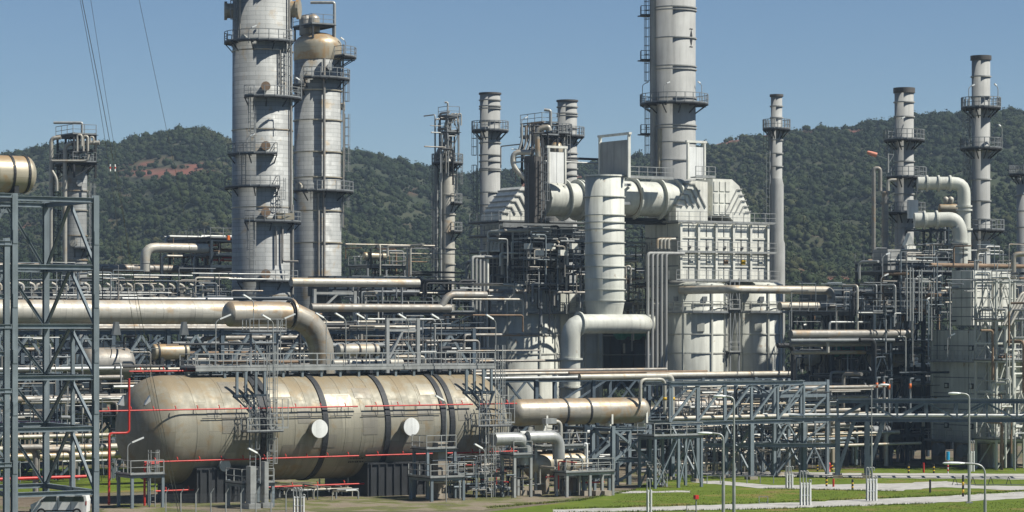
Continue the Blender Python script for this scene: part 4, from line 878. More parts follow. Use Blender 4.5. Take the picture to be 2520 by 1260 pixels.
for lb, px, s_ in (('lamp on the left of the big stack platform', 1581, 1), ('lamp at the front of the big stack platform', 1634, 1), ('lamp at the right of the big stack platform', 1727, -1)): lamp(lb, P(px, 257, 299 - (3.4 if px == 1634 else .5)), 2.4, s_, 'galvanised', .35)
tower('flue_stack', 'plain grey stack with spiral bands left of the crowded heater', 'stack', 1206, 312, 229, 25, 'stack_grey', (247, 262, 268, 300, 340, 352, 382, 398, 416, 420, 474, 505, 528, 556), [(322, 1.0, -180, 180)], [(330, 430, 182), (425, 600, 178)], None, 8, .18, None, 1.0, None, 32)
tower('flue_stack', 'grey banded stack behind the crowded heater top', 'stack', 1396, 316, 247, 24, 'stack_grey', (264, 280, 286, 316, 350, 378, 396, 416, 432), [(336, .9, -180, 180)], [(336, 440, 184)], None, 8, .18, None, 1.0, None, 32)
tower('flue_stack', 'thin pale stack widening downward right of the panelled heater', 'stack', 1911, 305, 233, 14, 'stack_grey', (262, 290, 345, 378, 410, 452, 480, 510, 540, 570, 600, 630), [(318, .95, -180, 180)], [(318, 620, 200)], None, 5, .25, None, 1.0, None, 28)
c_ = G(1911, 304.9); q_ = bpy.data.objects[[o.name for o in COL.objects if o.name.startswith('flue_stack')][-1]]
part('lower_shell', M().lathe((c_.x, c_.y, 5), [(.98, 0), (.98, zy(600, 305) - 5), (.82, zy(590, 305) - 5), (.82, zy(455, 305) - 5), (.66, zy(440, 305) - 5)], 28), 'stack_grey', q_)
tower('flue_stack', 'grey stack with soot rim in front of the right hill', 'stack', 2225, 290, 217, 23.5, 'stack_grey', (252, 288, 362, 398, 436, 478, 520, 560), [(345, 1.2, -180, 180), (437, 1.4, -150, 40), (524, 1.3, -180, 60)], [(345, 437, 178), (437, 524, -6), (524, 600, 182)], None, 12, .55, None, 1.0, None, 32)
tower('flue_stack', 'tallest right hand stack with three railed platforms and soot rim', 'stack', 2414, 283, 138, 22.5, 'stack_grey', (189, 240, 286, 372, 442, 495, 540, 590), [(266, 1.15, -180, 180), (366, 1.25, -180, 180), (567, 1.5, -120, 40)], [(266, 366, 182), (366, 567, 184), (567, 640, 186)], None, 14, .45, None, 1.0, None, 32)
tower('flue_stack', 'dark stack cut off by the right edge of the picture', 'stack', 2522, 300, 440, 20, 'stack_grey', (480, 520, 560, 600), [(430, .9, -180, 180)], [], None, 10, None, None, 1.0, None, 24)
for lb, px, py, d, s_ in (('lamp left of the top platform of the tallest right stack', 2384, 266, 282, 1), ('lamp right of the top platform of the tallest right stack', 2456, 266, 282, -1), ('lamp above the second platform of the tallest right stack', 2466, 366, 282, -1), ('lamp at the top platform of the sooty right stack', 2212, 345, 288, 1)): lamp(lb, P(px, py, d), 2.4, s_, 'galvanised', .35)
# small right column and windsock
tower('process_column', 'small dull column left of the sooty right stack', 'column', 2178, 285, 470, 8.5, 'pipe_dull', (500, 540, 580), [], [], 'dome', 10, None, None, 1.0, None, 16)
pipe('brown goose neck pipe left of the small dull column', [P(2150, 660, 284), P(2150, 414, 284), P(2166, 414, 284), P(2166, 470, 284)], .22, 'pipe_dull', .5, 'gooseneck', None, n=10)
pipe('small white elbow between gooseneck and sooty stack', [P(2185, 470, 284), P(2185, 443, 284), P(2206, 443, 284)], .18, 'pipe_clad', .5, 'crown_pipe', None, n=10)
q = P(2190, 380, 284); ws = thing('windsock', 'orange and white windsock on a frame left of the sooty stack', 'windsock', P(2190, 425, 284))
part('mast', M().bar(P(2186, 425, 284), P(2186, 378, 284), .12).bar(P(2186, 380, 284), P(2200, 380, 284), .1).bar(P(2186, 405, 284), P(2200, 380, 284), .08), 'galvanised', ws)
e = P(2134, 374, 284); ax_ = (P(2158, 382, 284) - e).normalized(); sdv = ax_.cross(YA).normalized()
part('sock', M().lathe(e, [(.14, 0), (.2, .25), (.24, .6), (.26, 1.08)], 12, (YA, sdv, ax_)), 'tape_sock', ws)
part('line', M().bar(e + ax_ * 1.08, P(2186, 392, 284), .03), 'galvanised', ws)

# ------------------------------------------------------------------ the fired heaters
def heater(label, px, d, pxr, lv, ys, cyl, hood, panels=True, cols=5):
    o = G(px, d); lu = ut(pxr, o); zb, zm, zt = zy(ys[2], d), zy(ys[1], d), zy(ys[0], d); t = thing('fired_heater', label, 'furnace', (o.x, o.y, 0))
    def q(u, v, z): return Vector((o.x, o.y, z)) + U * u + V * v
    cb = part('convection_box', M().box(q(lu / 2, lv / 2, (zb + zt) / 2), lu, lv, zt - zb), 'steel_grey', t)
    rows = [(zb, zb + (zm - zb) * .5), (zb + (zm - zb) * .5, zm), (zm, zm + (zt - zm) * .5), (zm + (zt - zm) * .5, zt)]
    if panels:
        for i in range(cols):
            for (za, zc) in rows:
                for h_ in range(2):
                    cw_ = lu / cols / 2; part('panel', M().box(q(lu * i / cols + cw_ * (h_ + .5), -.02, (za + zc) / 2), cw_ - .16, .1, zc - za - .2), 'furnace_panel', cb)
        for i in range(cols + 1): part('stiffener', M().ib(q(lu * i / cols, -.2, zb), q(lu * i / cols, -.2, zt), .26, .36, U), 'furnace_panel', cb)
        for (za, zc) in rows[1:]: part('stiffener', M().bar(q(-.1, -.1, za), q(lu + .1, -.1, za), .16, .16), 'furnace_panel', cb)
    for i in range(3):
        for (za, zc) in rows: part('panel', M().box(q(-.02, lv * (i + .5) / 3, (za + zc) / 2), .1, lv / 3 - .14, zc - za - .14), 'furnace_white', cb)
    if panels:
        for i in range(cols): part('sight_door', M().box(q(lu * (i + .62) / cols, -.12, zb + (zm - zb) * .66), .5, .14, .45), 'yellow_paint' if i == 3 else ('rust_pipe' if i == 2 else 'furnace_white'), cb); part('sight_door', M().box(q(lu * (i + .55) / cols, -.12, zm + .55), .28, .14, .3), 'steel_dark', cb)
    for z, ww in ((zb - .1, 1.1), (zm, .55 if panels else 1.0), (zt + .1, .35 if panels else 1.1)):
        if panels: part('walkway', grating(grating(M(), q(lu / 2, -ww / 2 - .3, z - .04), lu + 1.2, ww), q(-ww / 2 - .3, lv / 2, z - .05), lv + 1, ww, (V, U)), 'galvanised', t)
        else: part('walkway', M().box(q(lu / 2, -ww / 2 - .35, z - .06), lu + 1.6, ww, .12).box(q(-ww / 2 - .35, lv / 2, z - .062), ww, lv + 1.4, .12), 'steel_dark', t)
        railing(t, [q(lu + .8, -ww - .3, z), q(-ww - .3, -ww - .3, z), q(-ww - .3, lv + .5, z)], 'galvanised' if panels else 'steel_grey', 1.1, 1.4, .055)
    for (cpx, cd, r, ytop) in cyl:
        c = G(cpx, cd); z1 = zy(ytop, cd); rs = part('radiant_shell', M().lathe((c.x, c.y, 2.2), [(r, 0), (r, z1 - 2.2), (r - .6, z1 - 2.0), (.02, z1 - 2.0)], 44), 'furnace_white', t)
        for y in (ytop + 3, ytop + 48, ytop + 70, ytop + 122, ytop + 168): part('stiffener_ring', M().lathe((c.x, c.y, zy(y, cd)), [(r * .99, -.06), (r + .09, -.06), (r + .09, .06), (r * .99, .06)], 44, sharp=True), 'furnace_white', rs)
        for a in (-150, -112, -62, -30, 5): part('stiffener', M().bar(onc(c, r + .05, a, ytop, cd), Vector((c.x, c.y, 2.3)) + Vector((math.cos(math.radians(a)), math.sin(math.radians(a)), 0)) * (r + .05), .2, .2, Vector((-math.sin(math.radians(a)), math.cos(math.radians(a)), 0))), 'furnace_white', rs)
        ringplat(t, (c.x, c.y), zy(ytop + 68, cd), r, r + .6, -170, 10, 'steel_grey', 'galvanised', False)
        for a, y in ((-75, ytop + 36), (-125, ytop + 36), (-82, ytop + 105)): 
            out = Vector((math.cos(math.radians(a)), math.sin(math.radians(a)), 0)); part('peep_door', M().box(onc(c, r + .04, a, y, cd), .16, .8 if y > ytop + 50 else .5, .9 if y > ytop + 50 else .5, (out, out.cross(Z), Z)), 'furnace_white' if y > ytop + 50 else 'steel_grey', rs)
        for i in range(8): a = -180 + i * 24; part('leg', M().bar(Vector((c.x, c.y, 0)) + Vector((math.cos(math.radians(a)), math.sin(math.radians(a)), 0)) * (r - .3), Vector((c.x, c.y, 2.3)) + Vector((math.cos(math.radians(a)), math.sin(math.radians(a)), 0)) * (r - .3), .4), 'pier_concrete', t)
    for poly, v0, v1, slope in hood:                        # hood with chevron ribs, coloured darker for the shade in the gaps
        hd_ = part('hood', M().prism([q(u, v0, z) for u, z in poly], V * (v1 - v0)), 'furnace_panel', t)
        (ua, za), (ub, zc) = slope; nb = 5
        for k in range(nb):
            f = (k + .35) / nb; u, z = ua + (ub - ua) * f, za + (zc - za) * f
            part('hood_rib', M().bar(q(u - .06 * (1 if ub > ua else -1), v0 - .1, z + .06), q(u - .06 * (1 if ub > ua else -1), v1, z + .06), .14), 'stack_grey', hd_)
            ln = (.55 + .5 * k) if ub > ua else (.4 + .3 * k); ux = u + (1 if ub > ua else -1) * .55; 
            part('hood_rib', M().bar(q(u, v0 - .08, z), q(ux, v0 - .08, z), .12), 'stack_grey', hd_)
            dz_ = min(z - za - .05, ln * 1.9) if z - za > .1 else .05
            part('hood_rib', M().bar(q(ux, v0 - .08, z), q(ux + (1 if ub > ua else -1) * dz_ * .62, v0 - .08, z - dz_), .12), 'stack_grey', hd_)
    return t, q, lu, zb, zm, zt
zt_ = zy(548, 283)
hoodA = ([(-.1, zt_ + .25), (4.1, zt_ + .25), (4.1, zt_ + 4.5), (2.0, zt_ + 4.6), (-.1, zt_ + 1.7)], .5, 6.0, ((-.1, zt_ + 1.7), (2.0, zt_ + 4.6)))
hoodB = ([(5.0, zt_ + .9), (5.0, zt_ + 4.9), (7.6, zt_ + 4.9), (8.6, zt_ + 4.2), (10.1, zt_ + 1.2), (10.1, zt_ + .25), (7.9, zt_ + .25), (7.2, zt_ + .9)], .8, 6.0, ((10.1, zt_ + 1.2), (8.6, zt_ + 4.2)))
HR, hq, hlu, hzb, hzm, hzt = heater('white panelled fired heater on two cylinders right of the big stack', 1672, 283, 1886, 6.4, (548, 620, 688), [(1707, 286.5, 3.65, 700), (1848, 294, 3.45, 700)], [hoodA, hoodB])
for i in range(3):
    for k in range(3): part('hood_panel', M().box(hq(5.45 + .78 * i, .76, zt_ + 1.6 + 1.25 * k), .62, .1, 1.05), 'furnace_panel', HR)
zl = zy(548, 286)
hoodL = ([(0, zl + .25), (4.2, zl + .25), (4.2, zl + 3.8), (2.6, zl + 4.0), (0, zl + .9)], .3, 4.6, ((0, zl + .9), (2.6, zl + 4.0)))
HL, lq, llu, lzb, lzm, lzt = heater('shaded left fired heater with ribbed white hood and crowded decks', 1238, 286, 1410, 4.2, (548, 580, 618), [(1284, 287, 4.1, 702), (1400, 295, 3.7, 702)], [hoodL], False, 4)
fl = frame('dark steel deck structure wrapped round the left heater', G(1300, 282), 7.0, 3.0, 3, 1, [zy(705, 282), zy(640, 282), zy(592, 282)], 'steel_dark', .22, .2, .3, [zy(640, 282)], [zy(705, 282), zy(640, 282), zy(592, 282)], 'deck_structure', None, rmat='galvanised', seed=9, z0=zy(722, 282))
frt = frame('railed walkway tower between the two cylinders of the right heater', G(1797, 284.5), 1.2, 1.6, 1, 1, [zy(870, 284), zy(765, 284), zy(692, 284)], 'steel_grey', .12, .14, .5, [zy(765, 284), zy(870, 284)], [zy(765, 284), zy(870, 284)], 'stair_tower', None)
pclutter(31, 46, 1225, 1436, 555, 640, 280.5, 286, 'small fitting or burner pipe on the left heater decks', 'small pipes on the left heater decks', ['pipe_clad', 'galvanised', 'furnace_white', 'steel_dark', 'steel_grey'], (.07, .2), .55)
pclutter(32, 22, 1200, 1436, 640, 720, 280, 285, 'dark service pipe under the left heater decks', 'dark pipes under the left heater decks', ['steel_dark', 'pipe_dull', 'steel_grey', 'steel_navy'], (.1, .25))
for i in range(5): solo('burner_box', M().box(P(1300 + i * 28, 606 + (i % 2) * 16, 280.2), .8, .5, .6), 'furnace_panel', 'small pale burner box on the left heater deck', 'burner box', 'burner boxes on the left heater deck')
# coil crossover pipes in vertical ranks
for i in range(5):
    a = P(1594 + i * 11.2, 905, 277.6 + i * .4); b_ = Vector((a.x, a.y, zy(623, a.y))); pipe('slim vertical coil pipe in the rank left of the right heater', [a - Z * 3, b_, b_ + U * 2.6 + V * .3], .17, 'stack_grey', .4, 'coil_pipe', 'vertical coil pipes left of the right heater', n=10)
for i in range(5):
    a = P(1162 + i * 9.5, 905, 279.5 + i * .4); b_ = Vector((a.x, a.y, zy(632, a.y))); pipe('slim vertical coil pipe in the rank left of the left heater', [a - Z * 3, b_, b_ + U * 2.6 + V * .3], .16, 'stack_grey' if i < 4 else 'furnace_panel', .4, 'coil_pipe', 'vertical coil pipes left of the left heater', n=10)
for k, (x0, y0, dd, nn) in enumerate(((1618, 588, 281.5, 4), (1200, 595, 283, 4))):
    for i in range(nn):
        a = P(x0 + i * 9, y0 + 24, dd); pipe('short white hooked pipe at the %s heater shoulder' % ('right', 'left')[k], [a, a + Z * 1.0, a + Z * 1.05 + U * .9], .15, 'pipe_clad', .3, 'hooked_pipe', 'short hooked pipes at the %s heater' % ('right', 'left')[k], n=8)
# dark box added as shade in the gap below the left convection box
bf = thing('gap_shade_box', 'dark shade box filling the open gap between left heater box and its cylinders', 'furnace', P(1238, 700, 287)); q = P(1238, 660, 287) + U * 3.6 + V * 2.4; part('casing', M().box(q, 6.6, 3.4, 3.4), 'steel_dark', bf)
for i in range(8): part('burner_pipe', M().tube([q - U * 3.2 + U * .9 * i + N * 2.1 - Z * 1.6, q - U * 3.2 + U * .9 * i + N * 2.1 + Z * 1.5], .09, 7), 'stack_grey', bf)
for i in range(4): part('burner_pipe', M().tube([q - U * 3.7 + V * (-1.4 + .9 * i) - Z * 1.6, q - U * 3.7 + V * (-1.4 + .9 * i) + Z * 1.5], .1, 7), 'pipe_dull', bf)
# ducts
a = P(1500, 487, 281.5); c = a + U * ut(1705, a)
dr_ = pipe('white round flue duct with rusty end leading to the ribbed hood', [a, c], 1.86, 'furnace_white', None, 'flue_duct', None, ((0, .26), (0, .56), (0, .76), (0, .82)), 44, 'duct')
part('rust_ring', M().lathe(a + U * 2.9, [(1.87, -.22), (1.885, -.22), (1.885, .12), (1.87, .12)], 44, FRU, sharp=True), 'rust_pipe', dr_)
a = P(1336, 490, 282.5); c = a + U * ut(1500, a)
dl_ = pipe('white round flue duct entering the tall vertical duct from the left', [a, c], 1.8, 'furnace_white', None, 'flue_duct', None, ((0, .3), (0, .5), (0, .55)), 44, 'duct')
for k in range(2): part('stay', M().bar(P(1372 + k * 18, 452, 282.5), P(1390, 484, 282.2), .14), 'furnace_panel', dl_)
up_('square steel girder under the right flue duct', 1530, 1700, 543, 282, .35, 'steel_dark', n=4, name='girder')
vd = tower('vertical_duct', 'tall white ringed vertical duct in front of the heaters', 'duct', 1488, 276, 433, 48.5, 'furnace_white', (485, 530, 548, 565, 597, 627, 656, 686, 713, 740), [], [], None, zy(748, 276), None, None, 1.0, None, 48, ringw=.1)
cv = G(1488, 276); part('lid', M().lathe((cv.x, cv.y, zy(433, 276)), [(2.16, -.1), (2.16, .06), (.02, .08)], 48, sharp=True), 'furnace_panel', vd)
part('transition', M().lathe((cv.x, cv.y, zy(748, 276) - 1.6), [(1.8, 0), (1.88, .6), (2.05, 1.62)], 48), 'furnace_white', vd)
for y in (455, 500): part('tie_bar', M().bar(P(1520, y, 274.5), P(1552, y, 281), .16, .3), 'steel_grey', vd)
a = G(1404, 271.6); zc = zy(797, 271.6); c = Vector((a.x, a.y, zc)); e = c + U * ut(1578, c)
pipe('white mitred duct bending down to the ground under the vertical duct', [a, c, e, e + YA * 7 + U * 1.5], 1.0, 'furnace_white', 1.6, 'flue_duct', None, ((0, .55), (0, .75), (1, .12)), 32, 'duct')
def damper(label, px, py0, py1, d, wdt, ax, mat):
    q = P(px, (py0 + py1) / 2, d); h = (py1 - py0) * d / F; o = thing('guillotine_damper', label, 'damper', P(px, py1, d)); nrm = ax.cross(Z)
    part('blade', M().box(q - Z * h * .06, wdt - .3, .12, h * .84, (ax, nrm, Z)), mat, o)
    part('blade_rib', M().box(q - Z * h * .06 , .06, .18, h * .84, (ax, nrm, Z)), mat, o)
    for k in (-1, 1): part('guide_post', M().box(q + ax * k * wdt / 2, .2, .3, h, (ax, nrm, Z)), 'furnace_panel', o)
    part('head_beam', M().box(q + Z * h / 2, wdt + .5, .34, .24, (ax, nrm, Z)), 'furnace_panel', o)
damper('grey guillotine damper plate in its frame on the vertical duct', 1512, 332, 440, 277, 5.4, V, 'stack_grey')  # plate turned away from the sun; its shade is in the grey
damper('white guillotine damper plate in a frame left of the vertical duct', 1370, 362, 452, 281, 2.1, U, 'white_paint')
damper('white guillotine damper plate beside the big stack foot', 1713, 349, 442, 285, 2.2, U, 'white_paint')
sv = P(1545, 437, 279); rl = thing('duct_walkway', 'pale railed walkway along the top of the right flue duct', 'walkway', sv); part('deck', M().bar(sv, sv + U * 5.6, 1.0, .12), 'galvanised', rl); railing(rl, [sv + N * .45 + Z * .06, sv + U * 5.6 + N * .45 + Z * .06], 'galvanised', 1.1, 1.2, .06)
sv = P(1706, 436, 283); rl = thing('hood_walkway', 'small railed landing on top of the ribbed hood', 'walkway', sv); part('deck', M().bar(sv, sv + U * 2.6, 1.0, .12), 'galvanised', rl); railing(rl, [sv + N * .45 + Z * .06, sv + U * 2.6 + N * .45 + Z * .06], 'galvanised', 1.1, .8, .06)
# crowded head vessel behind the left duct
tower('steam_drum_column', 'short dark column with tan head crowded by pipes above the left duct', 'column', 1360, 300, 335, 28, 'pipe_dull', (385, 420), [(330, .9, -180, 180)], [(335, 450, -30)], 'dome', 12, None, 'rust_pipe', 1.0, None, 28)
part('tan_cap', M().lathe((G(1368, 298.6).x, 298.6, zy(362, 298.6)), [(.75, -.6), (.75, 0), (.55, .45), (.02, .6)], 18), 'drum_clad', bpy.data.objects['steam_drum_column'])
fr5 = frame('dark pipe crown platform above the left heater hood', G(1335, 296), 2.0, 4.3, 1, 2, [zy(385, 296), zy(335, 296), zy(305, 296)], 'steel_dark', .2, .18, .5, [zy(335, 296)], [zy(335, 296), zy(305, 296)], 'crown_platform', None, z0=zy(450, 296), rmat='steel_grey')
for i in range(5):
    a = P(1284 + i * 10, 305 + (i % 2) * 4, 294.5 + .5 * i); pipe('slim dark riser in the crown above the left hood', [a, a - Z * 2.0, a - Z * 3.2 - U * .5], .13, 'pipe_dull' if i % 2 else 'galvanised', .4, 'riser_pipe', 'slim risers in the crown above the left hood', n=8)
pipe('rusty brown pipe hooked over the crown above the left hood', [P(1325, 410, 293), P(1321, 318, 293), P(1350, 312, 293), P(1352, 322, 293)], .3, 'rusty_clad', .6, 'crown_pipe', None, n=14)
pipe('silver hooked pipe curling out left of the crown', [P(1306, 375, 293.5), P(1262, 375, 293.5), P(1262, 410, 293.5), P(1300, 446, 293.5)], .3, 'pipe_clad', 1.3, 'crown_pipe', None, n=14)
pipe('white davit over the crown above the left hood', [P(1355, 310, 296), P(1355, 272, 296), P(1339, 270, 296)], .17, 'galvanised', .2, 'davit', None, n=8, cat='davit')
pclutter(33, 16, 1286, 1350, 300, 400, 293, 298, 'small pipe in the dark crown above the left hood', 'small pipes in the crown above the left hood', ['steel_dark', 'pipe_dull', 'galvanised', 'rust_pipe'], (.07, .16), .8)
lamp('lamp on a tall post over the crown above the left hood', P(1284, 330, 294), 1.8, 1, 'galvanised', .35)
# hairpin transfer line right of the heater
a = P(1800, 712, 275.5); c = a + U * ut(2046, a); e = c - Z * 1.72; f_ = e - U * ((e - a).length * .52)
pipe('pale hairpin transfer pipe looping out right of the heater cylinders', [a + V * 9, a, c, e, f_], .43, 'pipe_clad', 1.0, 'transfer_pipe', None, n=20)

tb = thing('pipe_shaft', 'dark narrow shaft of ducts and ladders left of the upper left duct', 'structure', P(1328, 548, 280.2)); q0 = P(1328, 548, 280.2); hh_ = zy(385, 280.2) - q0.z
part('casing', M().box(q0 + Z * hh_ / 2 + V * 1.0, 1.3, 2.0, hh_), 'stack_soot', tb); ladder(tb, q0 + N * .1 + U * .3, q0.z + hh_, N, 'steel_grey'); ladder(tb, q0 - U * .75 + V * 1.0, q0.z + hh_ * .9, -U, 'steel_grey', False)
# dark boxes added deep inside the plant to block sun and deepen shade
for i, (px, py, d, lu, lv, h, lb) in enumerate(((480, 905, 275, 26, 5, 5.5, 'long dark shade box added behind the left rack lattice'), (830, 895, 283, 14, 5, 6, 'dark shade box added behind the gantry and walkway'), (1060, 880, 292, 9, 5, 7, 'dark shade box added beside the left heater'), (100, 930, 262, 12, 5, 6, 'dark shade box added behind the left tower'),
        (1500, 880, 303, 8, 5, 7, 'dark shade box added behind the mitred duct'), (2130, 980, 292, 10, 6, 9, 'dark shade box added deep in the right pipe structure'), (2260, 1000, 279, 7, 5, 9, 'dark shade box added beside the right furnace'), (2100, 735, 308, 12, 5, 2.6, 'dark shade box added behind the hairpin pipe'), (1400, 600, 296, 9, 5, 3.2, 'dark shade box added behind the left heater decks'), (1990, 1085, 275, 10, 5, 3.4, 'dark low shade box added behind the pale pipework'), (1640, 1070, 272, 18, 5, 4.4, 'dark low shade box added behind the truss bridge'), (900, 705, 296, 12, 5, 2.2, 'dark shade box added below the far rusty platform'))):
    q = P(px, py, d); o = thing('shade_box', lb, 'shade box', q - Z * h / 2); part('casing', M().box(q, lu, lv, h), 'steel_navy', o)
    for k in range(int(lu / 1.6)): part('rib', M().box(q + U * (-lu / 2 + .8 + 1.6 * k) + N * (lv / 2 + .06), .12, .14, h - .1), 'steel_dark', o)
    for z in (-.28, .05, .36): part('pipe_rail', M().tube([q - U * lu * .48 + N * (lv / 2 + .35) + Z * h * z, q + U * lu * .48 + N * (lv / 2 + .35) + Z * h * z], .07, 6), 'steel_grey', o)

# ------------------------------------------------------------------ middle distance: racks and bridges right of the vessel
r2o = G(1175, 254); R2L = ut(1985, r2o); R2Z = [5.2, 8.9]
rk2 = frame('pale blue pipe rack between the vessel and the heaters', r2o, R2L, 7, 6, 1, R2Z, 'steel_blue_shaded', .34, .34, .5, [], [], 'pipe_rack', None, I=True, seed=8)
part('shade_tray', M().box(Vector((r2o.x, r2o.y, R2Z[0] + .3)) + U * R2L / 2 + V * 5.2, R2L - 1, 3.0, .12), 'steel_dark', rk2)  # tray added to darken this rack by its shadow
def r2q(u, v, z): return Vector((r2o.x, r2o.y, z)) + U * u + V * v
rnd = random.Random(12)
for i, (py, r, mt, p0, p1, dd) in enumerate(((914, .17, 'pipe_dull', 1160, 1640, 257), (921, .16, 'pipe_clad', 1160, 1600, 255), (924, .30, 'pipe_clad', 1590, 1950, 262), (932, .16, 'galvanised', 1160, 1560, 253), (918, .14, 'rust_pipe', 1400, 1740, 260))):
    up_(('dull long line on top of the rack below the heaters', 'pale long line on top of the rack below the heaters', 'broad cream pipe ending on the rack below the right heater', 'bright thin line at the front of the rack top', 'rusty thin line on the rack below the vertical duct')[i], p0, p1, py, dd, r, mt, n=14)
for k, z in enumerate(R2Z[:1]):
    for i in range(8):
        r = rnd.choice((.1, .14, .2, .26)); pipe('service pipe on the lower level of the rack below the heaters', [r2q(rnd.uniform(0, 6), .6 + .8 * i, z + .2 + r), r2q(R2L - rnd.uniform(0, 10), .6 + .8 * i, z + .2 + r)], r, rnd.choice(lvmat), None, 'rack_pipe', 'service pipes on the lower level of the middle rack', n=8)
hdrum('long grey drum in the shade behind the right bridge', 1745, 1003, 262, 9, 1.05, 'pipe_dull', U, 'drum', 'drum', True, .5, (.2, .5, .8), None, 3)
# the drum behind the right end of the vessel, on its frame
dm = hdrum('rust streaked silver drum with rounded right end behind the vessel', 1425, 1012, 240, 13.2, 1.19, 'rusty_clad', U, 'horizontal_drum', 'drum', False, .8, (.36, .55), None)
for px in (1330, 1490, 1575):
    q = P(px, 1012, 240) ; q = P(1425, 1012, 240) + U * ut(px, P(1425, 1012, 240)); part('saddle', M().box(q - Z * 1.4, .3, 1.5, 1.1).box(q - Z * .6 + N * 1.0, .18, .3, 1.2), 'furnace_panel', dm)
d0 = G(1508, 232); dl = ut(1598, d0); dz = zy(1058, 232)
df = frame('blue grey steel frame with crossed braces carrying the silver drum', d0, dl, 3.2, 1, 1, [zy(1135, 232), dz], 'steel_blue', .34, .28, 0, [], [], 'drum_stand', None, I=True)
for v in (-.1, 3.3):
    for (za, zb) in ((.3, zy(1135, 232)), (zy(1135, 232), dz)):
        part('brace', M().bar(d0 + V * v + Z * za, d0 + V * v + U * dl + Z * zb, .2), 'steel_blue', df)
    part('brace', M().bar(d0 + V * (v + .05) + Z * dz, d0 + V * (v + .05) + U * dl + Z * zy(1135, 232), .2), 'steel_blue', df)
frame('second dark frame under the left part of the silver drum', G(1440, 234), 3.4, 3.2, 1, 1, [zy(1135, 234), zy(1055, 234)], 'steel_navy', .3, .26, 1, [], [], 'drum_stand', None, seed=2)
# small vessel with silver elbows in front of it
hdrum('small tan vessel with rounded left end on low frames', 1368, 1142, 224, 4.6, 1.12, 'drum_clad', U, 'small_vessel', 'drum', True, .7, (.35, .7), None, .1, smat='pier_concrete')
a = P(1253, 1080, 219.5); pipe('silver elbow pipe dropping at the right end of the big vessel', [a - U * 1.5, a + U * 1.6, a + U * 1.6 - Z * 2.2], .55, 'galvanised', 1.7, 'elbow_pipe', None, n=20)
a = P(1318, 1076, 220.5); pipe('silver elbow pipe with pink cuff above the small tan vessel', [a - U * .8, a + U * 2.3, a + U * 2.3 - Z * 1.9], .52, 'galvanised', 1.7, 'elbow_pipe', None, n=20)
a = P(1348, 1038, 227); pipe('thin white gooseneck beside the grey box under the drum', [a, a + U * 1.3, a + U * 1.3 - Z * 1.8], .19, 'pipe_clad', .5, 'gooseneck', None, n=12)
solo('junction_box', M().box(P(1352, 1036, 226.5), 1.1, .6, .45), 'galvanised', 'grey rectangular box at the gooseneck under the silver drum', 'box')
plat('railed platform over the small tan vessel', 1318, 222, 5.0, 2.6, zy(1104, 222), 'galvanised')
plat('low railed walkway in front of the small tan vessel', 1395, 219.5, 4.6, 1.6, zy(1168, 219.5), 'galvanised')
plat('low steel bench platform right of the small tan vessel', 1436, 223, 2.6, 2.2, zy(1176, 223), 'steel_blue')
plat('narrow railed stair landing left of the small tan vessel', 1266, 219, 1.6, 2.0, zy(1124, 219), 'galvanised')
for i, px in enumerate((1286, 1320, 1392, 1442, 1470, 1492)): q = G(px, 222 - i * .1); solo('footing_block', M().box(q + Z * .2, .7, .6, .42), 'pier_concrete', 'pale concrete footing block under the low platforms', 'footing', 'footing blocks under the low platforms')
pclutter(41, 52, 1110, 1430, 1130, 1210, 219, 227, 'small valve pipework under the low platforms right of the vessel', 'small pipes under the low platforms', ['galvanised', 'pipe_clad', 'steel_grey', 'steel_dark', 'pipe_dull', 'red_paint'], (.05, .14), .6, 2.2)
pclutter(42, 26, 660, 900, 1195, 1232, 214, 222, 'thin drain pipe under the belly of the big vessel', 'thin pipes under the vessel belly', ['galvanised', 'steel_grey', 'pipe_clad', 'steel_dark'], (.05, .11), .7, 2.0)
pclutter(43, 44, 1250, 1720, 1050, 1160, 243, 268, 'process pipe in the shaded ground behind the drum frame', 'pipes behind the drum frame', ['pipe_dull', 'steel_dark', 'pipe_clad', 'steel_grey', 'galvanised'], (.1, .3))
for i, (px, py) in enumerate(((1175, 1205), (1190, 1198), (1210, 1206), (1226, 1200), (1160, 1200), (1245, 1204))): valve('small valve with handwheel in the pipework under the right vessel end', P(px, py, 219.5), .2)
dp = hdrum('short dark green drum standing among the valves under the vessel', 1130, 1196, 221, 1.2, .8, 'pipe_dull', Z, 'small_drum', 'drum', False, .4)
# white pipe goosenecks with yellow collars beside the drum
for i, (x0, x1, y0, y1, r, lb) in enumerate(((1560, 1653, 926, 1045, .27, 'thick white pipe with yellow collar bending down right of the drum'), (1576, 1636, 934, 1020, .16, 'thin white pipe with yellow collar bending down right of the drum'))):
    a = P(x0, y0, 243 - i); c = a + U * ut(x1, a); o = pipe(lb, [a - (Z * 2 if i else U * 6), a, c, Vector((c.x, c.y, zy(y1, c.y)))], r, 'pipe_clad', .6, 'white_pipe', None, n=14)
    part('yellow_collar', M().lathe((c.x, c.y, zy(981, c.y)), [(r + .01, -.13), (r + .03, -.13), (r + .03, .13), (r + .01, .13)], 14), 'yellow_paint', o)
q = G(1470, 224); o = pipe('slim white stand pipe with yellow collar right of the tan vessel', [P(1438, 1098, 224), P(1439, 1092, 224), Vector((q.x - .9, q.y, zy(1092, 224))), Vector((q.x - .9, q.y, 1.6))], .11, 'white_paint', .2, 'stand_pipe', None, n=10)
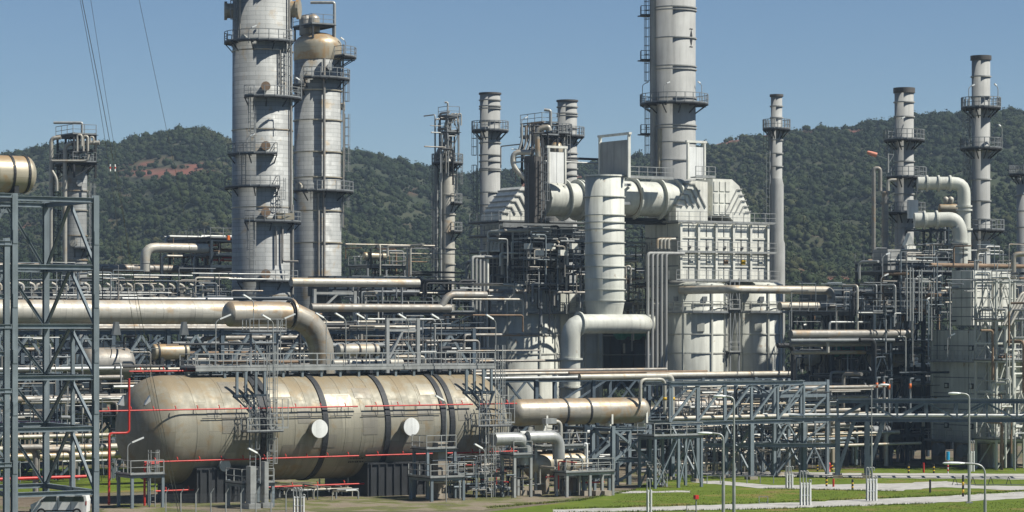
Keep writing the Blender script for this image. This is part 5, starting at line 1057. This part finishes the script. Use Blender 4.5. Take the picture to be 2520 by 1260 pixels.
# truss bridges
b0 = G(1648, 240); bl = ut(1978, b0)
B1 = truss('pale blue truss bridge carrying pipes right of the silver drum', b0, bl, 4.0, zy(1040, 243), zy(944, 243), 5, 'steel_blue', (U, V), .36, (1, 3, 5), None, 'N', None, True, 'truss_bridge', .4)
up_('grey pipe lying inside the pale truss bridge', 1640, 2000, 1030, 241, .2, 'pipe_clad', n=12)
b2 = G(2062, 247); A2 = Vector((math.cos(math.radians(-6)), math.sin(math.radians(-6)), 0)); Bv = Vector((-A2.y, A2.x, 0))
B2 = truss('dark blue truss bridge crossing in front of the right furnace', b2, 22, 3.6, zy(1034, 246), zy(988, 246), 8, 'steel_blue_shaded', (A2, Bv), .34, (0, 1), None, 'W', None, True, 'truss_bridge', .42, .55)
a = Vector((b2.x, b2.y, zy(1023, 246))) - A2 * 7 + Bv * .9; pipe('long white pipe lying in the dark truss bridge', [a, a + A2 * 30], .14, 'white_paint', None, 'bridge_pipe', None, n=12)
part('beam', M().ib(Vector((b2.x, b2.y, zy(1096, 247))), Vector((b2.x, b2.y, zy(1096, 247))) - A2 * 12.6, .26, .34), 'steel_blue', B2)
part('beam', M().ib(Vector((b2.x, b2.y, zy(1032, 247))), Vector((b2.x, b2.y, zy(1032, 247))) - A2 * 8, .26, .34), 'steel_blue', B2)
frame('blue braced frame with pale pipes left of the dark truss bridge', G(1905, 250), 6.4, 6, 2, 1, [zy(1098, 250), zy(1040, 250), zy(975, 250), zy(945, 250)], 'steel_blue', .3, .28, .8, [], [], 'braced_structure', None, seed=6)
for i in range(12):
    py = 952 + i * 12 + (i % 3) * 3; up_('slim pale pipe in the crossing pipework left of the dark truss', 1690 + (i * 37) % 140, 2030 + (i * 53) % 180, py, 253 + i % 4, .09 + .04 * (i % 3), ['pipe_clad', 'galvanised', 'pipe_dull'][i % 3], n=8, name='process_pipe', group='slim pipes left of the dark truss')
pclutter(44, 60, 1680, 2050, 950, 1120, 252, 264, 'small pipe in the pale pipework left of the dark truss', 'small pipes left of the dark truss', ['pipe_clad', 'galvanised', 'pipe_clad', 'steel_blue', 'pipe_dull', 'drum_clad'], (.07, .22), .4)
for i, px in enumerate((1918, 1948, 2050)): q = G(px, 262); solo('pale_post', M().box(q + Z * 2.3, .5, .5, 4.6).box(q + Z * 4.7, .9, .9, .3), 'pier_concrete', 'stained pale post among the pipes left of the dark truss', 'post', 'pale posts left of the dark truss')
plat('railed valve platform at the foot of the white pipes', 1612, 231, 5.0, 2.4, zy(1078, 231), 'steel_blue', brace=.5)
# stairs beside it
s0, s1 = P(1604, 1135, 231), GP(1642, 1198); st_ = thing('steel_stair', 'short steel stair leading down to the lawn right of the drum frame', 'stair', GP(1642, 1198)); sw = V * .9
for k in (0, 1): part('stringer', M().bar(s0 + sw * k, s1 + sw * k, .06, .25), 'steel_grey', st_)
for i in range(10): q = s0.lerp(s1, (i + .5) / 10) + sw * .5; part('tread', M().box(q, .28, .84, .04), 'galvanised', st_)
railing(st_, [s0, s1], 'galvanised', 1.0, .9, .05, False, False)

# ------------------------------------------------------------------ right hand furnace and dark structure
fo = G(2432, 265); fv = ut(2294, fo, V); zb, zt = zy(1088, 266), zy(812, 266)
fu = thing('box_furnace', 'tall grey panelled box furnace behind the right truss bridge', 'furnace', (fo.x, fo.y, 0))
def fq_(u, v, z): return Vector((fo.x, fo.y, z)) + U * u + V * v
fcs = part('casing', M().box(fq_(4.5, fv / 2, (zb + zt) / 2), 9, fv, zt - zb), 'steel_grey', fu)
rowz = [zb + (zt - zb) * k / 7 for k in range(8)]
for k in range(7):
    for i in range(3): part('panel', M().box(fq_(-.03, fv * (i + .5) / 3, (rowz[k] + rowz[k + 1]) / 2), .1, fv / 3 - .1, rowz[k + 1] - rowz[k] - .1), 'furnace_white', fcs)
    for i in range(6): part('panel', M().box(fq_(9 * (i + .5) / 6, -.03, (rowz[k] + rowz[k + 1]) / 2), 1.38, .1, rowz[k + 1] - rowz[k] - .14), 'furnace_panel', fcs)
for z in (zy(857, 266), zy(951, 266), zy(1050, 266)):
    for v in (.28, .72):
        pd = part('port', M().box(fq_(-.12, fv * (1 - v), z), .14, .6, .55), 'steel_dark', fcs); part('port_cover', M().box(fq_(-.2, fv * (1 - v), z), .06, .36, .34), 'furnace_white', fcs)
for i in range(4): part('stiffener', M().bar(fq_(9 * i / 4, -.22, zb), fq_(9 * i / 4, -.22, zt), .22, .3, U), 'furnace_white', fcs)
for v in (0.02, .985): part('stiffener', M().bar(fq_(-.14, fv * v, zb), fq_(-.14, fv * v, zt), .22, .22, V), 'furnace_white', fcs)
for z in (zy(890, 266), zb):
    part('walkway', grating(grating(M(), fq_(-.75, fv / 2, z - .05), fv + 1, 1.1, (V, U)), fq_(4, -.95, z - .06), 8, 1.1), 'steel_grey', fu); railing(fu, [fq_(8, -1.45, z), fq_(-1.25, -1.45, z), fq_(-1.25, fv + .4, z)], 'galvanised', 1.1, 1.3, .055)
for u in (.4, 3.4, 6.4):
    for v in (.5, fv * .5, fv - .5): part('pier', M().box(fq_(u, v, zb / 2 - .05), .95, 1.1, zb - .1), 'pier_concrete', fu)
for v in (.3, .75): part('burner_drum', M().lathe(fq_(-.6, fv * v, 1.6), [(.65, 0), (.65, .8), (.02, .82)], 20, (V, Z, -U), sharp=True), 'steel_grey', fu)
fo2 = G(2392, 267); lv2 = ut(2343, fo2, V); zc, zd = zy(802, 267), zy(664, 267)
fb = thing('convection_box', 'upper grey panelled box on top of the right furnace', 'furnace', (fo2.x, fo2.y, zc))
fcb = part('casing', M().box(Vector((fo2.x, fo2.y, (zc + zd) / 2)) + U * 2.6 + V * lv2 / 2, 5.2, lv2, zd - zc), 'steel_grey', fb)
for k in range(6):
    z0_, z1_ = zc + (zd - zc) * k / 6, zc + (zd - zc) * (k + 1) / 6
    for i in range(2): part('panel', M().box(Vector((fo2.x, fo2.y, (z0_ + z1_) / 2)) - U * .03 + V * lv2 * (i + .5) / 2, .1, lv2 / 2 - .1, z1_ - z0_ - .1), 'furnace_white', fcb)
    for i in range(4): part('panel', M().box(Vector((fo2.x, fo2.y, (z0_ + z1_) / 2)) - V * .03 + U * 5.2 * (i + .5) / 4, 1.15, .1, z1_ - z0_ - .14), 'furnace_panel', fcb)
frf = frame('pale grey access structure with stairs at the far right edge', G(2452, 261), 7.2, 3.0, 3, 1, [zy(1085, 261), zy(1030, 261), zy(965, 261), zy(890, 261), zy(845, 261), zy(790, 261), zy(695, 261)], 'furnace_white', .2, .18, .55, [zy(1085, 261), zy(890, 261), zy(790, 261)], [zy(1085, 261), zy(890, 261), zy(790, 261), zy(695, 261)], 'access_structure', None, seed=14)
pclutter(51, 40, 2440, 2525, 680, 1090, 258, 263, 'pale pipe climbing the access structure at the right edge', 'pale pipes on the right access structure', ['furnace_white', 'galvanised', 'pipe_clad', 'rust_pipe'], (.07, .2), .7)
for k in range(3): q = P(2470 + k * 8, 800, 260); pipe('pale slanted pipe rank on the right access structure', [q, q + U * 2.4 + Z * 3.2, q + U * 4 + Z * 3.2], .13, 'pipe_clad', .4, 'slanted_pipe', 'slanted pipe rank on the right access structure', n=8)
F1o = G(2150, 268); F1u = ut(2272, F1o); F1v = ut(1950, F1o, V)
F1 = frame('large dark multi level pipe structure left of the right furnace', F1o, F1u, F1v, 3, 4, [zy(1075, 268), zy(1000, 268), zy(930, 268), zy(868, 268), zy(772, 268)], 'steel_navy', .34, .3, .4, [zy(772, 268), zy(868, 268)], [zy(772, 268)], 'pipe_structure', None, rmat='steel_grey', seed=17)
F2 = frame('upper dark deck structure above the big pipe structure', G(2215, 272), 8, 7, 3, 2, [zy(725, 272), zy(672, 272), zy(650, 272)], 'steel_navy', .26, .22, .3, [zy(725, 272), zy(672, 272)], [zy(725, 272), zy(672, 272), zy(650, 272)], 'deck_structure', None, z0=zy(772, 272), rmat='steel_grey', seed=3)
frame('dark far deck structure between the hairpin pipe and right furnace', G(2150, 296), 6, 4, 3, 1, [zy(770, 285), zy(735, 285)], 'steel_navy', .26, .22, .3, [zy(770, 285)], [zy(735, 285), zy(770, 285)], 'deck_structure', None, rmat='steel_grey', seed=31)
frame('dark rear pipe structure seen right of the heater cylinders', G(2125, 283), 9, 5, 3, 2, [zy(1060, 282), zy(985, 282), zy(905, 282), zy(840, 282)], 'steel_navy', .3, .26, .5, [zy(985, 282)], [zy(840, 282)], 'pipe_structure', None, rmat='steel_grey', seed=23)
for i, (py, r, mt, x0, x1, dd) in enumerate(((822, .42, 'pipe_dull', 1945, 2240, 262), (848, .22, 'pipe_dull', 1945, 2260, 263), (868, .2, 'drum_clad', 1950, 2160, 264), (838, .18, 'steel_grey', 1945, 2200, 261.5), (955, .2, 'pipe_dull', 1950, 2180, 259))):
    up_(('broad dull pipe high in the dark structure', 'second dull pipe high in the dark structure', 'yellowish pipe in the dark structure', 'thin grey pipe high in the dark structure', 'dull pipe low in the dark structure')[i], x0, x1, py, dd, r, mt, n=14)
pclutter(52, 84, 1950, 2255, 790, 1110, 264, 288, 'process pipe inside the dark structure left of the right furnace', 'pipes inside the dark structure', ['steel_dark', 'pipe_dull', 'steel_grey', 'pipe_dull', 'pipe_clad', 'steel_navy', 'galvanised'], (.08, .28), .5)
pclutter(53, 44, 2065, 2340, 690, 770, 266, 286, 'small pipe on the upper decks left of the right furnace', 'small pipes on the upper right decks', ['pipe_clad', 'galvanised', 'steel_grey', 'steel_dark', 'pipe_dull', 'rust_pipe'], (.07, .18), .6)
pclutter(54, 36, 2150, 2500, 600, 690, 268, 284, 'small pipe on the top deck behind the right furnace', 'small pipes on the top right deck', ['pipe_clad', 'galvanised', 'steel_grey', 'steel_dark', 'rust_pipe'], (.07, .16), .6)
for lb, px, py, d, L, r, mt in (('dark green exchanger in the dark pipe structure', 2090, 862, 275, 4, .7, 'green_paint'), ('grey exchanger on the lower deck of the dark structure', 2185, 885, 272, 4.2, .8, 'pipe_dull'), ('pale exchanger at the left of the dark structure', 1985, 880, 276, 3.0, .9, 'pipe_clad'), ('dark pump drum low in the dark structure', 2160, 1062, 268, 2.5, .6, 'steel_grey')):
    hdrum(lb, px, py, d, L, r, mt, U, 'exchanger', 'heat exchanger', True, .3, (.1, .9))
for i, (px, h) in enumerate(((2232, 660), (2240, 658), (2247, 660), (2262, 664), (2268, 662))): a = P(px, 790, 262.5); pipe('slim bright vertical pipe in the rank left of the upper box', [a, P(px, h, 262.5)], .075, 'galvanised', None, 'coil_pipe', 'slim vertical pipes left of the upper box', n=8)
for i, (px, py) in enumerate(((2158, 930), (2175, 928), (2188, 934), (2240, 932))):
    a = P(px, 1040, 262); o = pipe('thin stand pipe with orange collar before the dark structure', [a, P(px, py, 262), P(px + 9, py, 262)], .11, 'steel_grey', .3, 'stand_pipe', 'thin stand pipes before the dark structure', n=8); q = P(px, py + 18, 262); part('orange_collar', M().lathe(q, [(.115, -.25), (.13, -.25), (.13, .25), (.115, .25)], 10), 'orange_paint', o)
for lb, px, py, d, h in (('lamp on the upper deck left of the upper box', 2168, 742, 266, 2.6), ('lamp on the deck near the slim vertical pipes', 2250, 740, 266, 2.4), ('lamp on the right deck beside the upper box', 2298, 740, 266, 2.4), ('lamp before the top row of ports on the right furnace', 2332, 880, 262, 2.2), ('lamp at the dark deck above the small column', 2172, 680, 267, 2.2)): lamp(lb, P(px, py, d), h, 1, 'galvanised', .45)
# ducts at the right stacks
a = P(2258, 451, 279); c = P(2372, 451, 279); pipe('white duct bending down from the sooty stack to the tall stack', [a, c, P(2374, 640, 279)], .68, 'furnace_white', 1.1, 'flue_duct', None, ((0, .2), (0, .45), (0, .7), (1, .3), (1, .35), (1, .6)), 24, 'duct')
a = P(2250, 542, 276); c = P(2350, 540, 276); pipe('lower white duct bending down in front of the tall right stack', [a, c, P(2363, 568, 276), P(2363, 652, 276)], .78, 'furnace_white', .9, 'flue_duct', None, ((0, .25), (0, .55), (2, .35), (2, .5), (2, .65)), 24, 'duct')
o = hdrum('small tan drum with double vents between the right stacks', 2333, 513, 288, 1.7, .5, 'drum_clad', XA, 'small_drum', 'drum', False, .5)
for k in (-.25, .3): q = P(2333, 500, 288) + XA * k; part('vent', M().lathe(q + Z * .1, [(.22, -.1), (.34, .2), (.34, .45), (.1, .62)], 14), 'pipe_clad', o)
frame('thin frame carrying the tan drum between the right stacks', G(2325, 288), 1.4, 1.2, 1, 1, [zy(590, 288), zy(525, 288)], 'steel_grey', .14, .12, .6, [], [], 'drum_stand', None, z0=zy(650, 288), seed=3)
frame('dark service deck between the two right stacks', G(2290, 284), 7.5, 4, 3, 1, [zy(640, 284), zy(600, 284), zy(565, 284)], 'steel_navy', .2, .18, .4, [zy(640, 284)], [zy(640, 284)], 'deck_structure', None, z0=zy(672, 284), rmat='steel_grey', seed=9)
heo = P(2190, 640, 276); hb = thing('heater_shoulder', 'grey box shoulder with white louvres below the sooty stack', 'furnace', heo - Z * 1.3); part('casing', M().box(heo, 2.6, 2.4, 2.2), 'stack_grey', hb)
for i in range(3): part('louvre', M().box(P(2240, 610 + i * 14, 275), 1.2, .4, .4), 'furnace_panel', hb)
part('louvre_cap', M().prism([P(2229, 604, 275), P(2251, 604, 275), P(2240, 574, 275)], V * .6), 'furnace_panel', hb)
solo('damper_box', M().box(P(2246, 515, 284.5), 1.3, .3, 2.0), 'white_paint', 'pale damper box on the sooty stack above the lower duct', 'damper')
pipe('orange brown pipe elbow at the far right edge', [P(2494, 670, 262), P(2494, 626, 262), P(2560, 624, 262)], .26, 'rusty_clad', .5, 'edge_pipe', None, n=12)
up_('brown pipe on the far right deck', 2290, 2540, 652, 268, .22, 'rust_pipe', n=10)
# far platform with drum right of the domed column
frame('far rusty platform with drum right of the domed column', G(905, 300), 4.8, 4.2, 2, 1, [zy(688, 300), zy(657, 300)], 'steel_grey', .2, .2, .5, [zy(657, 300)], [zy(657, 300)], 'drum_platform', None, z0=8, seed=4)
hdrum('small cream drum on the far rusty platform', 922, 630, 300, 2.6, .42, 'drum_clad', U, 'small_drum', 'drum', True, .5, (.2, .8))
pipe('cream pipe arm over the far rusty platform', [P(954, 630, 299), P(954, 606, 299), P(1020, 606, 299)], .15, 'pipe_clad', .3, 'crown_pipe', None, n=8)
pipe('white post carrying the cream pipe arm', [P(1003, 690, 299), P(1003, 608, 299)], .13, 'pipe_clad', None, 'post', None, n=8, cat='post')
pclutter(61, 34, 850, 1010, 600, 690, 298, 306, 'small rusty pipe on the far platform right of the domed column', 'small pipes on the far platform', ['pipe_clad', 'rust_pipe', 'steel_grey', 'steel_dark'], (.06, .16), .5)
pclutter(62, 40, 850, 1160, 690, 750, 268, 290, 'small pipe between the cream pipe and the grey brown pipe', 'small pipes between the two long pipes', ['pipe_clad', 'galvanised', 'steel_dark', 'steel_grey'], (.07, .2), .5)
frame('dark railed deck between the slender column and the left heater', G(1060, 290), 7.5, 5, 3, 1, [zy(745, 290), zy(722, 290), zy(695, 290)], 'steel_dark', .24, .22, .3, [zy(722, 290), zy(695, 290)], [zy(722, 290)], 'deck_structure', None, rmat='galvanised', seed=13)
frame('dark pipe structure behind the gantry and the walkway', G(900, 272), 13, 8, 4, 1, [zy(905, 272), zy(850, 272), zy(800, 272), zy(772, 272)], 'steel_navy', .3, .28, .6, [zy(905, 272), zy(772, 272)], [zy(772, 272)], 'pipe_structure', None, rmat='steel_grey', seed=27)
pclutter(63, 36, 1530, 1600, 600, 780, 285, 300, 'small pipe in the gap between vertical duct and right heater', 'small pipes in the gap beside the vertical duct', ['pipe_clad', 'galvanised', 'steel_dark', 'steel_grey', 'rust_pipe'], (.07, .2), .5)
up_('dull brown pipe behind the vertical duct', 1525, 1600, 752, 290, .4, 'pipe_dull', n=14)
pipe('white arch pipe right of the vertical duct', [P(1540, 720, 284), P(1540, 655, 284), P(1552, 655, 284), P(1552, 700, 284)], .12, 'pipe_clad', .4, 'gooseneck', None, n=8)
hdrum('teal shaded exchanger between vertical duct and right heater', 1555, 812, 290, 3.4, 1.1, 'green_paint', U, 'exchanger', 'heat exchanger', True, .4)

# fine pipework and struts thickening the dark parts
fine = ['steel_dark', 'steel_grey', 'steel_navy', 'pipe_dull', 'galvanised', 'steel_blue']
for sd_, n_, x0, x1, y0, y1, d0, d1 in ((81, 120, 700, 1170, 775, 920, 254, 284), (82, 70, 250, 700, 820, 925, 246, 268), (83, 90, 0, 300, 830, 1150, 226, 256), (84, 130, 1660, 2060, 950, 1130, 250, 266), (85, 150, 1940, 2250, 690, 1120, 264, 290), (86, 80, 1230, 1700, 1000, 1160, 243, 266), (87, 60, 1225, 1436, 555, 720, 280, 286), (88, 90, 2180, 2520, 600, 800, 262, 286), (89, 60, 1100, 1260, 1120, 1220, 216, 224), (90, 70, 0, 572, 640, 735, 266, 290)):
    pclutter(sd_, n_, x0, x1, y0, y1, d0, d1, 'thin pipe in the plant steelwork', 'thin pipes', fine, (.035, .10), .55, 5 if sd_ != 89 else 1.6)

# ------------------------------------------------------------------ lawn furniture
street_lamp('near street lamp with rounded head between lawn and drum frame', 1780, 1275, 1066, -46, 193, .1)
street_lamp('tall street lamp post rising in front of the pale truss bridge', 1806, 1275, 975, -34, 196, .1)
street_lamp('tall street lamp on the near path before the right furnace', 2385, 1238, 968, -36, None, .1)
street_lamp('nearest street lamp with big curved arm at lower right', 2424, 1300, 1140, -84, 185, .09)
street_lamp('thin distant street lamp in front of the dark structure', 2145, 1180, 947, 30, None, .06)
def bollard(label, px, py, h, mat='black_paint', stripe='yellow_paint', r=.09):
    q = GP(px, py); o = thing('bollard', label, 'bollard', q, 'marker posts along the paths'); part('post', M().tube([q, q + Z * h], r, 10), mat, o)
    if stripe:
        for f in (.25, .6): part('stripe', M().lathe(q + Z * h * f, [(r + .003, -h * .08), (r + .006, -h * .08), (r + .006, h * .08), (r + .003, h * .08)], 10), stripe, o)
for i, (px, py) in enumerate(((2012, 1160), (2048, 1160), (2236, 1164), (2298, 1164), (2034, 1197), (2098, 1205), (2370, 1222))): bollard('black and yellow marker post %s' % ('left of the red hydrant', 'right of the red hydrant', 'left of the thin red post', 'before the pier of the right furnace', 'on the middle path by the left bridge leg', 'on the middle path between the bridge legs', 'on the lawn before the near path')[i], px, py, .9 if i < 6 else 1.8)
bollard('thin red post before the right furnace', 2273, 1163, .95, 'red_paint', None); bollard('short red post at the left bridge leg', 2051, 1198, .7, 'red_paint', None); bollard('dark signal post on the middle path', 2289, 1212, 1.1, 'black_paint', None)
q = GP(2039, 1161); hy = thing('fire_hydrant', 'red fire hydrant on the grass left of the dark truss legs', 'hydrant', q); part('barrel', M().lathe(q, [(.22, 0), (.2, .1), (.16, .12), (.16, .65), (.24, .67), (.2, .85), (.05, .95)], 14), 'red_paint', hy)
for s_ in (-1, 1): part('outlet', M().tube([q + Z * .5, q + Z * .5 + XA * s_ * .34], .09, 8), 'red_paint', hy)
q = GP(1713, 1262); bm_ = thing('fire_monitor', 'small red headed post near the lamps on the lawn', 'monitor', q); part('post', M().tube([q, q + Z * 1.1], .05, 8), 'steel_grey', bm_); part('head', M().box(q + Z * 1.2, .3, .3, .3), 'red_paint', bm_)
q = GP(2333, 1165); bs = thing('blue_sign', 'bright blue sign cylinder on a striped post before the furnace piers', 'sign', q); part('post', M().tube([q, q + Z * 1.3], .06, 8), 'white_paint', bs); part('sign_body', M().tube([q + Z * 1.3, q + Z * 2.1], .17, 12), 'blue_sign', bs)
for f in (.3, .7, 1.1): part('stripe', M().lathe(q + Z * f, [(.063, -.1), (.068, -.1), (.068, .1), (.063, .1)], 8), 'red_paint', bs)
def ventstand(label, px, py, nn=4, h=2.0):
    q = GP(px, py); o = thing('vent_stand', label, 'vent pipes', q, 'white vent pipe stands on the lawn')
    for i in range(nn):
        b_ = q + XA * (i * .24); part('vent_pipe', M().tube([b_, b_ + Z * h * (1.35 if i < 3 else 1), b_ + Z * h * (1.35 if i < 3 else 1) + XA * .16, b_ + Z * (h * (1.35 if i < 3 else 1) - .25) + XA * .16], .045, 8, .1), 'galvanised', o)
        part('guard_post', M().bar(b_ + N * .2 - XA * .02, b_ + N * .2 + Z * h * .9 - XA * .02, .09), 'white_paint', o)
    for z in (.4, .85): part('guard_rail', M().bar(q + N * .2 + Z * h * z, q + N * .2 + XA * (nn - 1) * .24 + Z * h * z, .07), 'white_paint', o)
ventstand('white vent pipe stand on the middle of the lawn', 1969, 1243, 4); ventstand('white vent pipe stand right of the dark truss leg', 2132, 1232, 4); ventstand('small white vent pipe stand left of the dark truss', 1934, 1201, 3, 1.4); ventstand('white vent pipe stand behind the tall street lamp', 2388, 1160, 2, 2.2)
ventstand('white vent pipe stand under the middle of the big vessel', 722, 1262, 4, 1.4); ventstand('white vent pipe stand at the drum frame foot', 1592, 1260, 2, 1.9)
for i, (px, py, w_) in enumerate(((1868, 1240, .7), (1690, 1262, .7))):
    q = GP(px, py); o = thing('wire_guard', ('small wire guard frame in the middle of the lawn', 'small wire guard frame beside the red headed post')[i], 'guard frame', q)
    for a in (0, w_): part('post', M().bar(q + XA * a, q + XA * a + Z * .6, .04), 'steel_grey', o)
    for z in (.1, .58): part('rail', M().bar(q + Z * z, q + XA * w_ + Z * z, .04), 'steel_grey', o)
q = GP(2350, 1194); o = thing('trestle_barrier', 'low dark trestle barrier along the far path at right', 'barrier', q)
for i in range(4): b_ = q + XA * (i * 1.6); part('trestle', M().bar(b_ - XA * .25, b_ + Z * .75, .05).bar(b_ + XA * .25, b_ + Z * .75, .05), 'steel_dark', o)
part('rail', M().bar(q + Z * .72, q + XA * 4.8 + Z * .72, .05), 'steel_grey', o); part('rail', M().bar(q + Z * .05, q + XA * 9 + Z * .05, .06), 'steel_grey', o)
q = GP(1740, 1190); o = thing('guard_rail', 'low grey guard rail along the path left of the lawn', 'rail', q)
for i in range(6): part('post', M().bar(q + XA * i * 1.2, q + XA * i * 1.2 + Z * .7, .06), 'steel_grey', o)
part('rail', M().bar(q + Z * .7, q + XA * 6 + Z * .7, .06), 'steel_grey', o)
# chain link fence below the vessel
f0 = G(408, 197); fe = thing('wire_fence', 'wire fence with angled post tops below the left belly of the vessel', 'fence', f0); fpost = None
for i in range(10):
    b_ = f0 + XA * (i * 1.12); p_ = M().bar(b_, b_ + Z * 1.75, .07).bar(b_ + Z * 1.75, b_ + Z * 2.1 + XA * .22, .06)
    if fpost is None: fpost = part('post', p_, 'galvanised', fe); fp0 = b_
    else: clone(fpost, b_ - fp0, fe)
for z in (.2, .5, .8, 1.1, 1.4, 1.7): part('wire', M().bar(f0 + Z * z, f0 + XA * 10.1 + Z * z, .018), 'wire_metal', fe)
m = M()
for i in range(110): b_ = f0 + XA * (i * .092); m.bar(b_, b_ + Z * 1.7, .012)
part('mesh_panel', m, 'wire_metal', fe)
# the van behind the tower
q = G(146, 196.5); vn = thing('parked_van', 'white van roof seen at the foot of the left tower', 'van', q); A3 = XA
part('body', M().prism([q + XA * x * 1.0 + Z * z for x, z in ((-2.1, .35), (2.0, .35), (2.05, 1.2), (1.95, 1.62), (-1.0, 1.68), (-1.6, 1.2), (-2.15, .95))], YA * 1.7), 'white_paint', vn)
part('windscreen', M().prism([q + XA * x + Z * z - YA * .012 for x, z in ((-1.45, 1.18), (-.95, 1.58), (-.2, 1.58), (-.2, 1.18))], YA * .01), 'glass_dark', vn)
part('side_window', M().prism([q + XA * x + Z * z - YA * .012 for x, z in ((0, 1.18), (0, 1.56), (1.8, 1.54), (1.85, 1.18))], YA * .01), 'glass_dark', vn)
for x in (-1.35, 1.3):
    wh = part('wheel', M().lathe(q + XA * x + Z * .34 - YA * .02, [(.05, 0), (.34, .0), (.34, .22), (.05, .22)], 18, (XA, Z, YA), sharp=True), 'rubber', vn); part('rim', M().lathe(q + XA * x + Z * .34 - YA * .04, [(.01, 0), (.2, .0), (.2, .02)], 14, (XA, Z, YA), sharp=True), 'galvanised', wh)
part('bumper', M().box(q + XA * -2.16 + YA * .85 + Z * .5, .14, 1.66, .22, (XA, YA, Z)), 'steel_dark', vn); part('headlamp', M().box(q + XA * -2.0 + Z * .82 - YA * .01, .28, .03, .16, (XA, YA, Z)), 'lamp_lens', vn)
part('side_mirror', M().box(q + XA * -1.25 + Z * 1.22 - YA * .14, .12, .2, .2, (XA, YA, Z)), 'black_paint', vn); part('sill_trim', M().box(q + XA * 0 + Z * .5 - YA * .012, 2.1, .02, .09, (XA, YA, Z)), 'black_paint', vn)
for x in (-.12, .85): part('door_gap', M().box(q + XA * x + Z * .95 - YA * .004, .02, .012, 1.1, (XA, YA, Z)), 'steel_dark', vn)
part('tail_lamp', M().box(q + XA * 1.99 + Z * 1.05 - YA * .004, .08, .02, .3, (XA, YA, Z)), 'red_paint', vn)
# overhead cables crossing the left of the picture
def cable(label, pts, r, group='overhead cables at the left'):
    P3 = [P(x, y, d) for x, y, d in pts]; q = []
    for i in range(len(P3) - 1):
        a = P3[max(i - 1, 0)]; b_ = P3[i]; c = P3[i + 1]; e = P3[min(i + 2, len(P3) - 1)]
        for k in range(8):
            t_ = k / 8; q.append(.5 * ((2 * b_) + (c - a) * t_ + (2 * a - 5 * b_ + 4 * c - e) * t_ ** 2 + (3 * b_ - a - 3 * c + e) * t_ ** 3))
    q.append(P3[-1]); return solo('overhead_cable', M().tube(q, r, 5), 'wire_metal', label, 'cable', group)
cable('leftmost thin overhead cable crossing the left sky', [(186, -60, 150), (238, 220, 160), (270, 420, 166), (318, 740, 175), (378, 1010, 184), (440, 1262, 190)], .014)
cable('second overhead cable with white spacers crossing the left sky', [(190, -60, 151), (246, 220, 161), (283, 420, 167), (340, 740, 176), (392, 1010, 185), (445, 1262, 191)], .02)
cable('third thin overhead cable crossing the left sky', [(214, -60, 152), (258, 220, 162), (290, 420, 168), (333, 740, 177), (385, 1010, 186), (438, 1262, 192)], .012)
cable('lone overhead cable right of the others in the left sky', [(330, -60, 170), (372, 140, 176), (410, 320, 182), (452, 520, 190), (476, 680, 198)], .014)
for i, px in enumerate((271, 283)):
    q = P(px, 413, 166.5 + i * .4); o = thing('cable_spacer', ('left white and red spacer clamped on the overhead cables', 'right white and red spacer clamped on the overhead cables')[i], 'spacer', q - Z * .25); part('body', M().tube([q - Z * .22, q + Z * .22], .05, 8), 'white_paint', o); part('band', M().tube([q - Z * .06, q + Z * .06], .056, 8), 'red_paint', o)

finish_clutter()
single_out()

# ------------------------------------------------------------------ air
m = bpy.data.materials.new('haze_air'); m.use_nodes = True; t = m.node_tree; t.nodes.clear()
pv = t.nodes.new('ShaderNodeVolumePrincipled'); pv.inputs['Color'].default_value = (.62, .80, 1.0, 1); pv.inputs['Density'].default_value = .00013; pv.inputs['Anisotropy'].default_value = .0
ou = t.nodes.new('ShaderNodeOutputMaterial'); t.links.new(pv.outputs[0], ou.inputs['Volume']); MAT['haze_air'] = m
hz = M().box((0, 700, 64), 5200, 2200, 133, (XA, YA, Z)); ho_ = bpy.data.objects.new('haze', mesh('haze', hz, 'haze_air', (0, 0, 0))); COL.objects.link(ho_); tag(ho_, kind='stuff', label='thin blue daylight haze over the whole plant', cat='haze')
